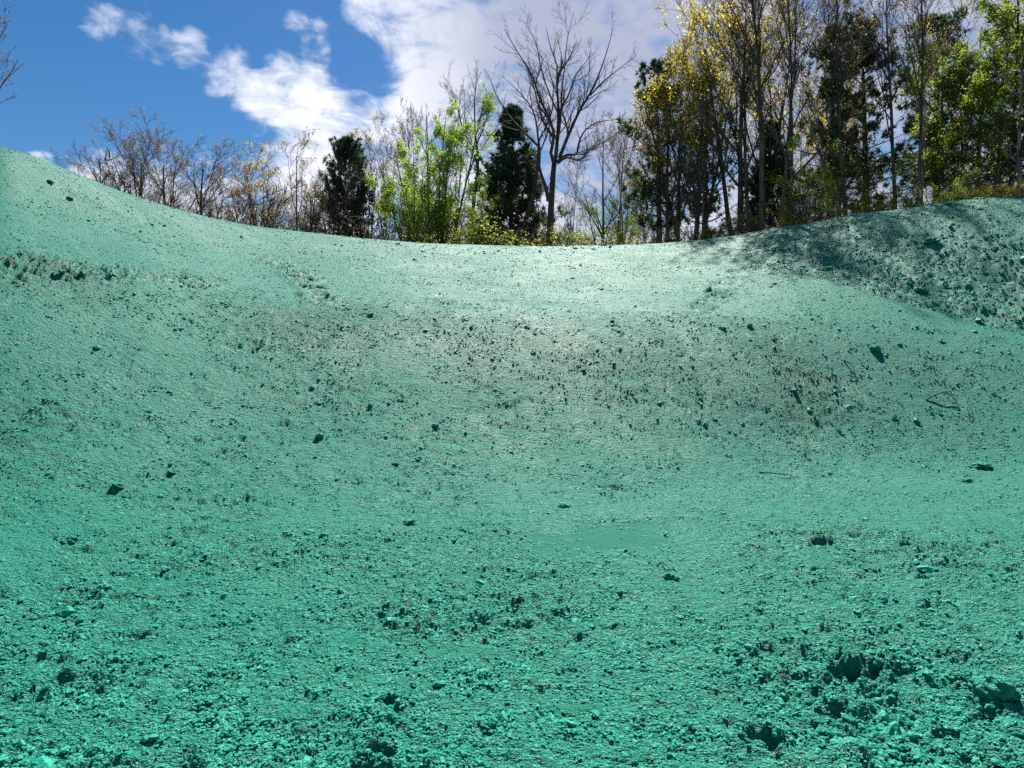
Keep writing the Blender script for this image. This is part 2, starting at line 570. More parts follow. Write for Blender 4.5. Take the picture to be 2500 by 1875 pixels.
hollow = sstep(.30, .55, octave(.17, 33) + .3 * octave(.06, 34)) * 0.030 * fadef(.17) + sstep(.30, .5, octave(.08, 35)) * 0.018 * fadef(.08)
H -= 0.75 * incl * hollow * np.clip(amp, .3, 1.0)
H += amp * (0.010 * octave(.085, 18) * fadef(.085) + 0.008 * octave(.045, 19) * fadef(.045))
H += amp * np.clip(0.3 + 1.0 * patch, 0, .9) * lump * fadef(.15)
pits = sstep(0.34, 0.80, octave(0.30, 15) + 0.30 * octave(0.09, 16)) * np.clip(0.25 + patch * .8 + .7 * zone, 0, 1)
pits = np.maximum(pits, .75 * sstep(0.30, 0.66, octave(0.17, 36) + 0.30 * octave(0.06, 37)) * np.clip(.1 + patch * .5 + .9 * zone, 0, 1))
H += zone * incl * (.028 * octave(.42, 38) + .022 * octave(.2, 39) + .014 * octave(.1, 41) * fadef(.1))
H -= 0.055 * incl * pits * (1 - 0.7 * bench) * fadef(.2)
# clods of the fill bank
cl = np.abs(octave(0.42, 21)) * 0.7 + np.abs(octave(0.22, 22)) * 0.6
lowbank = 1 - sstep(3.15, 3.75, SEG)
H += bank * ((0.05 + 0.13 * lowbank) * cl - 0.02 + 0.025 * octave(0.3, 23) + 0.05 * octave(1.1, 24))
# wheel and foot marks, dents and slick puddled mulch, read off the photograph
wet = np.zeros_like(H)
rm = np.hypot(GX, GY)


def dent(u, v, w, l, depth, turn=0.0, lip=0.0):
    x, y, _ = hit(u * S22, v * S22)
    c, s = math.cos(turn), math.sin(turn)
    sel = np.where((np.abs(GX - x) < 4 * max(w, l)) & (np.abs(GY - y) < 4 * max(w, l)))[0]
    dx, dy = GX[sel] - x, GY[sel] - y
    a, b = (dx * c + dy * s) / l, (-dx * s + dy * c) / w
    wob = 0.7 * perlin(GX[sel] / (0.8 * w) + u, GY[sel] / (0.8 * w) + v, 5) + 0.4 * perlin(GX[sel] / max(.4 * w, .05) + u, GY[sel] / max(.4 * w, .05), 6)
    q = a * a + b * b + wob
    depth = depth * .75
    H[sel] += -depth * (1 - sstep(-0.2, 1.5, q)) + lip * (1 - sstep(0.0, 1.2, np.abs(q - 1.8)))


def line_dents(pts, n, w, l, depth, jit=4.0, seed=1):
    r = np.random.default_rng(seed)
    P = np.array(pts, float)
    seg = np.linspace(0, len(P) - 1, n)
    for q in seg:
        i = min(int(q), len(P) - 2)
        p = P[i] + (P[i + 1] - P[i]) * (q - i) + r.normal(0, jit, 2)
        k = r.uniform(.6, 1.3)
        dent(p[0], p[1], w * k, l * k, depth * r.uniform(.5, 1.2), r.uniform(0, 3), depth * .3)


line_dents([(585, 560), (640, 595), (695, 640)], 17, .20, .34, .16, 4, 1)       # track down the left of the bench
line_dents([(120, 415), (200, 440)], 5, .12, .2, .06, 5, 2)
line_dents([(150, 425), (270, 465), (350, 500)], 9, .12, .22, .06, 6, 3)
line_dents([(0, 575), (130, 590), (330, 590), (460, 600)], 30, .13, .28, .11, 9, 4)
line_dents([(820, 575), (880, 600), (960, 640)], 9, .16, .3, .09, 8, 21)
line_dents([(1020, 600), (1100, 640)], 7, .16, .3, .08, 8, 22)
line_dents([(0, 545), (90, 560), (160, 585)], 9, .12, .22, .06, 8, 5)
line_dents([(1545, 610), (1600, 580), (1640, 560)], 11, .24, .38, .15, 9, 6)
line_dents([(1510, 665), (1560, 650), (1545, 610)], 12, .18, .32, .13, 8, 7)
line_dents([(1290, 735), (1350, 770)], 5, .07, .12, .05, 4, 8)
line_dents([(1470, 870), (1510, 900), (1545, 950)], 7, .06, .11, .06, 5, 9)
line_dents([(1640, 880), (1680, 893)], 4, .05, .09, .05, 3, 10)
line_dents([(500, 750), (560, 745)], 4, .07, .16, .06, 4, 11)
line_dents([(270, 820), (420, 830), (560, 770), (700, 740)], 14, .06, .12, .04, 25, 12)
line_dents([(900, 760), (1010, 820), (1130, 880)], 10, .05, .1, .04, 20, 13)
line_dents([(180, 900), (330, 960), (520, 940), (680, 950)], 14, .06, .1, .05, 25, 14)
line_dents([(1760, 1412), (1800, 1418), (1840, 1440)], 7, .045, .07, .07, 3, 15)  # forked trench in the foreground
line_dents([(1850, 1450), (1885, 1440), (1925, 1418)], 6, .045, .07, .07, 3, 16)
dent(1850, 1452, .09, .13, .12, 0, .02)
dent(1985, 1175, .10, .17, .10, .2, .03)
dent(2040, 1205, .08, .15, .08, .4, .02)
dent(1780, 1168, .06, .16, .06, 0, .02)
dent(1285, 1223, .05, .15, .07, 0, .02)
dent(1110, 1312, .07, .07, .08, 0, .02)
dent(1790, 1340, .06, .08, .07, 0, .02)
dent(1640, 1590, .07, .1, .08, .3, .03)
dent(820, 1620, .07, .07, .08, 0, .02)
dent(830, 1525, .05, .05, .06, 0, .02)
dent(300, 1365, .05, .16, .06, 0, .02)
dent(110, 1475, .05, .12, .05, 0.2, .02)
line_dents([(60, 1475), (200, 1470), (260, 1440)], 8, .03, .07, .045, 5, 17)
line_dents([(1740, 1165), (1800, 1150), (2000, 1160), (2100, 1210)], 14, .06, .12, .06, 14, 18)
line_dents([(430, 1075), (520, 1060), (560, 1110), (500, 1110)], 14, .05, .09, .06, 14, 19)
line_dents([(1150, 1280), (1060, 1320), (960, 1330), (880, 1340)], 9, .03, .06, .045, 18, 20)


def slick(u, v, w, h, k=1.0):
    x0, y0, _ = hit((u - w) * S22, v * S22)
    x1, _, _ = hit((u + w) * S22, v * S22)
    _, ya, _ = hit(u * S22, (v + h) * S22)
    _, yb, _ = hit(u * S22, (v - h) * S22)
    cx, hx, hy = (x0 + x1) / 2, abs(x1 - x0) / 2, abs(yb - ya) / 2
    q = ((GX - cx) / hx) ** 2 + ((GY - y0) / hy) ** 2
    q = q + 1.1 * fbm(GX / (0.5 * hx) + u, GY / (0.5 * hy), 31, 3) + .7 * fbm(GX / .16, GY / .07, 36, 2)
    wet[:] = np.maximum(wet, k * (1 - sstep(0.45, 0.95, q)) * (GY > 0))


for s_ in [(1300, 1165, 170, 30, 1), (1200, 1190, 120, 16, .9), (1000, 1242, 70, 13, .95), (985, 1405, 110, 14, .9), (600, 1298, 60, 9, .8),
           (1250, 1525, 80, 13, .9), (700, 1568, 60, 14, .9), (560, 1500, 40, 30, .6), (760, 1385, 110, 18, .6), (1380, 1140, 90, 16, .9),
           (1600, 1112, 60, 8, .8), (520, 1130, 90, 10, .4), (420, 1255, 120, 14, .45), (300, 1400, 110, 22, .5), (1790, 1545, 60, 9, .7),
           (1700, 1360, 40, 6, .7), (820, 1290, 60, 10, .6), (1450, 1265, 110, 10, .5), (1880, 1080, 160, 8, .6)]:
    slick(*s_)
seeded = 1 - sstep(4.0, 4.12, SEG + 0.03 * octave(0.8, 40) - 0.02)
H = H * (1 - 0.95 * wet) - 0.010 * wet
H *= 1 - 0.5 * sstep(0.0, 1.0, (GR - 60) / 100)
crest_soft = 1 - 0.45 * sstep(3.7, 4.0, SEG) * (1 - sstep(4.3, 5, SEG))
GZ = Z0 + H * crest_soft
# mulch lies thinner, with soil showing, in these areas (photo rows/cols)
dirt_shade = 0.12 + 0.55 * np.clip(patch, -.3, 1) + 0.25 * pits


def bare(u, v, w, h, k):
    x, y, _ = hit(u * S22, v * S22)
    xr, _, _ = hit((u + w) * S22, v * S22)
    _, yb, _ = hit(u * S22, (v - h) * S22)
    q = ((GX - x) / (xr - x)) ** 2 + ((GY - y) / max(yb - y, .2)) ** 2
    q += 0.5 * fbm(GX / 0.9, GY / 0.9, 50, 3)
    dirt_shade[:] += k * (1 - sstep(0.2, 1.3, q))


bare(980, 730, 420, 75, .75)
bare(600, 690, 200, 40, .5)
bare(130, 600, 330, 60, .8)
bare(2000, 850, 420, 120, .35)
bare(1500, 800, 350, 110, .35)
bare(2150, 960, 160, 60, .5)
bare(100, 850, 250, 150, .35)
bare(100, 1600, 200, 60, .3)
bare(2150, 1620, 160, 60, .5)
dirt_shade += 0.18 * sstep(1.1, 1.5, SEG) * (1 - sstep(1.9, 2.1, SEG))  # shade of the steep slope, painted in as extra soil colour between toe and lip
dirt_shade -= 0.45 * bench
dirt_shade += 0.35 * bank
dirt_shade = np.clip(dirt_shade, -0.5, 1.4)

V = np.stack([GX, GY, GZ], 1)
V = np.concatenate([V, [[0, 0, 0.02]]])
ia = np.arange(nA)
ja = (ia + 1) % nA
q00 = (ia[:, None] * nR + np.arange(nR - 1)[None, :])
q10 = (ja[:, None] * nR + np.arange(nR - 1)[None, :])
quads = np.stack([q00, q00 + 1, q10 + 1, q10], -1).reshape(-1, 4)
tris = np.stack([np.full(nA, nA * nR), ia * nR, ja * nR], 1)
att = {'dirt_shade': np.append(dirt_shade, 0), 'wet': np.append(wet, 0), 'seeded': np.append(seeded, 1)}
ground = link('ground', make_mesh('ground', V, [quads, tris], [M_GROUND], attrs=att), kind='structure')
GZg = GZ.reshape(nA, nR)


def gsurf(x, y):
    """height of the finished sheet"""
    a = np.degrees(np.arctan2(x, y))
    r = np.hypot(x, y)
    i = np.clip(np.searchsorted(TA, a) - 1, 0, nA - 2)
    j = np.clip(np.searchsorted(RR, r) - 1, 0, nR - 2)
    fa = (a - TA[i]) / (TA[i + 1] - TA[i])
    fr = (r - RR[j]) / (RR[j + 1] - RR[j])
    return (GZg[i, j] * (1 - fa) * (1 - fr) + GZg[i + 1, j] * fa * (1 - fr) + GZg[i, j + 1] * (1 - fa) * fr + GZg[i + 1, j + 1] * fa * fr)


# ------------------------------------------------------------------ tree growing
UP = np.array([0, 0, 1.0])


def extend(start, d, L, K, up, wig, r):
    """grow N polylines of K points"""
    N = len(start)
    P = np.empty((N, K, 3))
    P[:, 0] = start
    d = norm(d)
    st = (L / (K - 1))[:, None]
    for k in range(1, K):
        d = norm(d + UP * up / (K - 1) + r.normal(0, wig, (N, 3)))
        P[:, k] = P[:, k - 1] + d * st
    return P


def branch(P, R, n, t0, t1, ang, lenf, K, up, wig, rr, r, tip=0.35, taper_len=0.6, rmin=0.004, plane=None):
    """children of polylines P (N,K0,3): n per parent; returns P2, R2"""
    N, K0, _ = P.shape
    pl = np.linalg.norm(np.diff(P, axis=1), axis=2).sum(1)
    par = np.repeat(np.arange(N), n)
    t = r.uniform(t0, t1, len(par))
    q = t * (K0 - 1)
    i = np.minimum(q.astype(int), K0 - 2)
    f = (q - i)[:, None]
    s = P[par, i] * (1 - f) + P[par, i + 1] * f
    tan = norm(P[par, i + 1] - P[par, i])
    rad = R[par, i] * (1 - f[:, 0]) + R[par, i + 1] * f[:, 0]
    a = np.radians(r.uniform(ang[0], ang[1], len(par)))[:, None]
    rv = r.normal(0, 1, (len(par), 3))
    if plane is not None:
        rv[:, 2] *= plane
    perp = norm(rv - tan * (rv * tan).sum(1, keepdims=True))
    d = tan * np.cos(a) + perp * np.sin(a)
    L = pl[par] * r.uniform(lenf[0], lenf[1], len(par)) * (1 - taper_len * t)
    P2 = extend(s, d, L, K, up, wig, r)
    r0 = np.maximum(rad * rr, rmin)
    R2 = r0[:, None] * np.linspace(1, tip, K)[None, :]
    return P2, np.maximum(R2, rmin * 0.5)


def tubes(P, R, S, cap=False):
    N, K, _ = P.shape
    T = np.empty_like(P)
    T[:, 1:-1] = P[:, 2:] - P[:, :-2]
    T[:, 0] = P[:, 1] - P[:, 0]
    T[:, -1] = P[:, -1] - P[:, -2]
    T = norm(T)
    ref = np.where(np.abs(T[:, :1, 2:3]) > 0.9, np.array([1.0, 0, 0]), np.array([0, 0, 1.0]))
    ref = np.broadcast_to(ref, T.shape)
    A = norm(np.cross(T, ref))
    B = np.cross(T, A)
    th = np.arange(S) * 2 * np.pi / S
    V = P[:, :, None, :] + R[:, :, None, None] * (A[:, :, None, :] * np.cos(th)[None, None, :, None] + B[:, :, None, :] * np.sin(th)[None, None, :, None])
    V = V.reshape(-1, 3)
    base = (np.arange(N) * K * S)[:, None, None] + (np.arange(K - 1) * S)[None, :, None]
    j = np.arange(S)[None, None, :]
    j2 = (np.arange(S) + 1)[None, None, :] % S
    Fq = np.stack([base + j, base + j2, base + S + j2, base + S + j], -1).reshape(-1, 4)
    return V, Fq


def spikes(P, R):
    """thin three-sided cones for last twigs: P (N,2,3)"""
    V, _ = tubes(P, R, 3)
    N = len(P)
    V = V.reshape(N, 2, 3, 3)
    VV = np.concatenate([V[:, 0], P[:, 1:2]], 1).reshape(-1, 3)
    b = (np.arange(N) * 4)[:, None]
    Ft = np.stack([np.concatenate([b + k, b + (k + 1) % 3, b + 3], 1) for k in range(3)], 1).reshape(-1, 3)
    return VV, Ft


def leaves(C, size, r, aspect=0.62, droop=0.0):
    N = len(C)
    n = norm(r.normal(0, 1, (N, 3)) + np.array([0, 0, droop]))
    a = norm(np.cross(n, r.normal(0, 1, (N, 3))))
    b = np.cross(n, a)
    s = size[:, None] * 0.5
    V = np.stack([C - a * s, C + b * s * aspect, C + a * s, C - b * s * aspect], 1).reshape(-1, 3)
    Fq = np.arange(N * 4).reshape(N, 4)
    return V, Fq


def along(P, n, r, t0=0.2, t1=1.0, jit=0.05):
    N, K, _ = P.shape
    par = np.repeat(np.arange(N), n)
    q = r.uniform(t0, t1, len(par)) * (K - 1)
    i = np.minimum(q.astype(int), K - 2)
    f = (q - i)[:, None]
    return P[par, i] * (1 - f) + P[par, i + 1] * f + r.normal(0, jit, (len(par), 3))


class Pieces:
    def __init__(self):
        self.V, self.F, self.M, self.T, self.n = [], [], [], [], 0

    def add(self, V, Fc, mi, tint=None):
        self.V.append(V)
        self.F.append(Fc + self.n)
        self.M.append(np.full(len(Fc), mi))
        self.T.append(np.zeros(len(V)) if tint is None else tint)
        self.n += len(V)

    def mesh(self, name, mats):
        return make_mesh(name, np.concatenate(self.V), self.F, mats, np.concatenate(self.M), {'tint': np.concatenate(self.T)})


def put_leaves(pc, C, size, r, mi, aspect=0.62, clump=0.9, jitter=0.35):
    V, Fq = leaves(C, size * r.uniform(1 - jitter, 1 + jitter, len(C)), r, aspect)
    tint = np.clip(0.5 + 0.35 * np.sin(C[:, 0] * 1.7 + C[:, 2] * 1.3) + r.normal(0, .22, len(C)), 0, 1)
    pc.add(V, Fq, mi, np.repeat(tint, 4))


def broad(seed, H=10.0, stems=1, lean=0.05, base_spread=0.0, tr=0.16, fork=0.3, n1=12, a1=(22, 48), l1=(.45, .7), up1=.45,
          n2=7, a2=(22, 50), l2=(.35, .6), n3=6, n4=3, l3=(.35, .6), l4=(.5, .9), up=.25, wig=.10, bark=M_BARK, leaf=None, nleaf=0,
          lsize=.09, ljit=.06, leaf2=None, ntrunk=0, tl=.55, twig_r=.006, leafmin=0.0, low=None, K0=8, trunk_wig=.035, ivy=0, hts=(.8, 1.05), leafw=None, even=0.0):
    r = np.random.default_rng(seed)
    ph = r.uniform(0, 2 * np.pi, stems)
    if stems > 1:
        ph = np.arange(stems) * 2 * np.pi / stems + r.uniform(-.5, .5, stems)
    st = np.stack([np.cos(ph) * base_spread, np.sin(ph) * base_spread, np.full(stems, -0.25)], 1)
    if stems == 1:
        st[:, :2] = 0
    ln = lean * r.uniform(.4, 1.2, stems)
    d = np.stack([np.cos(ph) * ln, np.sin(ph) * ln, np.ones(stems)], 1)
    L = H * r.uniform(hts[0], hts[1], stems)
    L[0] = H * 1.02
    P0 = extend(st, d, L, K0, .10, trunk_wig, r)
    f = np.linspace(1, 0.16, K0)
    f[0] = 1.3
    R0 = tr * (r.uniform(.65, 1.0, stems)[:, None]) * f[None, :]
    P1, R1 = branch(P0, R0, n1, fork, .97, a1, l1, 6, up1, wig, .50, r, taper_len=tl)
    P2, R2 = branch(P1, R1, n2, .15, 1.0, a2, l2, 5, up, wig * 1.1, .46, r, taper_len=.45, rmin=.009)
    P3, R3 = branch(P2, R2, n3, .15, 1.0, (20, 55), l3, 3, up, wig * 1.3, .5, r, taper_len=.4, rmin=twig_r)
    tk = Pieces()
    V, Fq = tubes(P0, R0, 9)
    tk.add(V, Fq, 0)
    V, Fq = tubes(P1, R1, 6)
    tk.add(V, Fq, 0)
    cr = Pieces()
    V, Fq = tubes(P2, R2, 4)
    cr.add(V, Fq, 0)
    V, Fq = tubes(P3, R3, 3)
    cr.add(V, Fq, 0)
    P4 = None
    if n4:
        P4, R4 = branch(P3, R3, n4, .2, 1.0, (18, 55), l4, 2, up, wig, .7, r, taper_len=.3, rmin=twig_r)
        V, Ft = spikes(P4, R4)
        cr.add(V, Ft, 0)
    mats = [bark]
    if leaf is not None and nleaf:
        C = np.concatenate([along(P3, 2, r, .3, 1, ljit)] + ([along(P4, 3, r, .3, 1.05, ljit)] if P4 is not None else []))
        C = C[C[:, 2] > leafmin * H]
        wgt = np.clip(0.25 + fbm(C[:, 0] / 1.4 + seed, C[:, 2] / 1.2 + C[:, 1] * .6, 60, 2) * .9 + .35, .02, 1)
        wgt = wgt * (1 - even) + even
        if leafw is not None:
            wgt = wgt * leafw(C / H)
        pick = r.choice(len(C), nleaf, replace=True, p=wgt / wgt.sum())
        C = C[pick] + r.normal(0, ljit, (nleaf, 3))
        mats.append(leaf)
        cut = nleaf if leaf2 is None else int(nleaf * .72)
        put_leaves(cr, C[:cut], np.full(cut, lsize), r, 1)
        if leaf2 is not None:
            mats.append(leaf2)
            put_leaves(cr, C[cut:], np.full(nleaf - cut, lsize), r, 2)
    if ivy:
        C = along(P0[:1], ivy, r, .0, .42, .16)
        if leaf is None:
            mats.append(L_IVY)
        put_leaves(cr, C, np.full(len(C), .10), r, len(mats) - 1)
    top = np.percentile(np.concatenate([P3[:, -1, 2], P2[:, -1, 2]]), 99.3)
    return tk.mesh('trunk', [bark]), cr.mesh('crown', mats), float(top)


def pine(seed, H=10.0, tr=.17, crown0=.25, width=.22, shape='cone', nb=70, tufts=2600, tuft_len=.20, droop=-.05, gaps=.0, ntri=8, bark=M_BARK, leaf=L_NEEDLE):
    r = np.random.default_rng(seed)
    P0 = extend(np.array([[0, 0, -.25]]), np.array([[0, 0, 1.0]]), np.array([H + .25]), 10, .1, .012, r)
    R0 = tr * np.concatenate([[1.2], np.linspace(1, .08, 9)])[None, :]
    t = np.sort(r.uniform(crown0, .99, nb))
    lay = np.round(t * 22) / 22 * .7 + t * .3                      # loose whorls
    t = np.clip(lay, crown0, .99)
    q = (t - crown0) / (1 - crown0)
    if shape == 'cone':
        prof = (1 - q) ** .75 * (.55 + .45 * np.minimum(1, q * 6))
    elif shape == 'round':
        prof = np.sqrt(np.clip(1 - (2 * q - .95) ** 2 * .92, .02, 1)) * .9
    else:
        prof = (.35 + .65 * np.sin(np.pi * np.clip(q * .85 + .15, 0, 1))) * (1 - .45 * q)
    L = H * width * prof * r.uniform(.65, 1.2, nb) + .15
    if gaps:
        L *= np.where(np.sin(t * 46 + seed) > gaps, 1.1, .45)
    z = t * 9
    i = np.minimum(z.astype(int), 8)
    f = (z - i)[:, None]
    s = P0[0, i] * (1 - f) + P0[0, i + 1] * f
    ph = np.arange(nb) * 2.4 + r.uniform(-.6, .6, nb)
    d = np.stack([np.cos(ph), np.sin(ph), .12 + .75 * q ** 1.5 + droop], 1)
    P1 = extend(s, d, L, 5, .28, .07, r)
    R1 = np.maximum(tr * .26 * (1 - .75 * t), .012)[:, None] * np.linspace(1, .25, 5)[None]
    P2, R2 = branch(P1, R1, 9, .2, 1.0, (30, 65), (.3, .5), 3, .15, .12, .5, r, taper_len=.6, rmin=.006, plane=.35)
    P3, R3 = branch(P2, R2, 4, .2, 1.0, (25, 60), (.35, .6), 2, .3, .1, .6, r, taper_len=.4, rmin=.005)
    tk, cr = Pieces(), Pieces()
    V, Fq = tubes(P0, R0, 9)
    tk.add(V, Fq, 0)
    V, Fq = tubes(P1, R1, 5)
    cr.add(V, Fq, 0)
    V, Fq = tubes(P2, R2, 3)
    cr.add(V, Fq, 0)
    # needle tufts at the twig ends
    ends = np.concatenate([along(P3, 2, r, .5, 1.05, .02), along(P2, 2, r, .55, 1.05, .02)])
    dirs = np.concatenate([np.repeat(norm(P3[:, -1] - P3[:, 0]), 2, 0), np.repeat(norm(P2[:, -1] - P2[:, 0]), 2, 0)])
    pick = r.choice(len(ends), min(tufts, len(ends)), replace=False)
    C, dd = ends[pick], dirs[pick]
    n = len(C)
    C = np.repeat(C, ntri, 0)
    dd = np.repeat(dd, ntri, 0)
    nd = norm(dd * .7 + r.normal(0, .75, C.shape) + UP * .15)
    side = norm(np.cross(nd, r.normal(0, 1, C.shape)))
    ln = tuft_len * r.uniform(.6, 1.25, (len(C), 1))
    w = .020 + .012 * r.random((len(C), 1))
    V = np.stack([C - side * w, C + side * w, C + nd * ln], 1).reshape(-1, 3)
    Ft = np.arange(len(V)).reshape(-1, 3)
    tint = np.repeat(np.repeat(r.random(n), ntri) * .7 + r.random(n * ntri) * .3, 3)
    cr.add(V, Ft, 1, tint)
    return tk.mesh('trunk', [bark]), cr.mesh('crown', [bark, leaf]), H


def smooth_line(pts, K):
    """resample a hand-drawn limb to K points"""
    p = np.array(pts, float)
    s = np.concatenate([[0], np.cumsum(np.linalg.norm(np.diff(p, axis=0), axis=1))])
    m = [pchip_slopes(s, p[:, j]) for j in range(p.shape[1])]
    x = np.linspace(0, s[-1], K)
    out = np.empty((K, p.shape[1]))
    for j in range(p.shape[1]):
        out[:, j] = hermite(np.repeat(s[None], K, 0), np.repeat(p[None, :, j], K, 0), np.repeat(m[j][None], K, 0), x)
    return out


def drawn_tree(seed, trunk, limbs, sc, ox, oy, twig=(6, 5, 3), bark=M_BARK, ivy=None, depth=1.0, ivymat=L_IVY):
    """trunk/limbs: lists of (x, y) in crop pixels with a start radius and an end radius; depth is invented"""
    r = np.random.default_rng(seed)
    K = 14

    def to3(pts, y0, y1):
        c = smooth_line(pts, K)
        n = np.linspace(0, 1, K)
        yy = y0 + (y1 - y0) * n ** 1.1 + .25 * np.sin(n * 5 + r.uniform(0, 6)) * n
        return np.stack([(c[:, 0] - ox) * sc, yy, (oy - c[:, 1]) * sc], 1)
    tk, cr = Pieces(), Pieces()
    allP, allR = [], []
    for pts, ra, rb in trunk:
        P = to3(pts, 0, r.uniform(-.1, .1))[None]
        f = np.linspace(ra, rb, K) * .85
        f[0] *= 1.25
        V, Fq = tubes(P, f[None], 10)
        tk.add(V, Fq, 0)
        allP.append(P)
        allR.append(f[None])
    LP, LR = [], []
    for pts, ra, rb, dy in limbs:
        P = to3(pts, 0, dy * depth)[None]
        f = np.linspace(ra * .78, rb * .8, K)[None]
        V, Fq = tubes(P, f, 7)
        tk.add(V, Fq, 0)
        LP.append(P)
        LR.append(f)
    P1, R1 = np.concatenate(LP), np.concatenate(LR)
    P2, R2 = branch(P1, R1, twig[0] + 7, .12, 1.0, (25, 60), (.18, .42), 6, .45, .13, .5, r, taper_len=.35, rmin=.011)
    P3, R3 = branch(P2, R2, twig[1] + 1, .12, 1.0, (25, 60), (.28, .55), 4, .40, .15, .55, r, taper_len=.4, rmin=.008)
    P4, R4 = branch(P3, R3, twig[2], .15, 1.0, (25, 60), (.3, .6), 3, .5, .16, .7, r, taper_len=.3, rmin=.0065)
    for P, R, S in ((P2, R2, 4), (P3, R3, 3), (P4, R4, 3)):
        V, Fq = tubes(P, R, S)
        cr.add(V, Fq, 0)
    mats = [bark]
    if ivy:
        mats.append(ivymat)
        for idx, n, t0, t1, j in ivy:
            src = (allP + LP)[idx]
            C = along(src, n, r, t0, t1, j)
            put_leaves(cr, C, np.full(n, .10), r, 1)
    return tk.mesh('trunk', [bark]), cr.mesh('crown', mats)


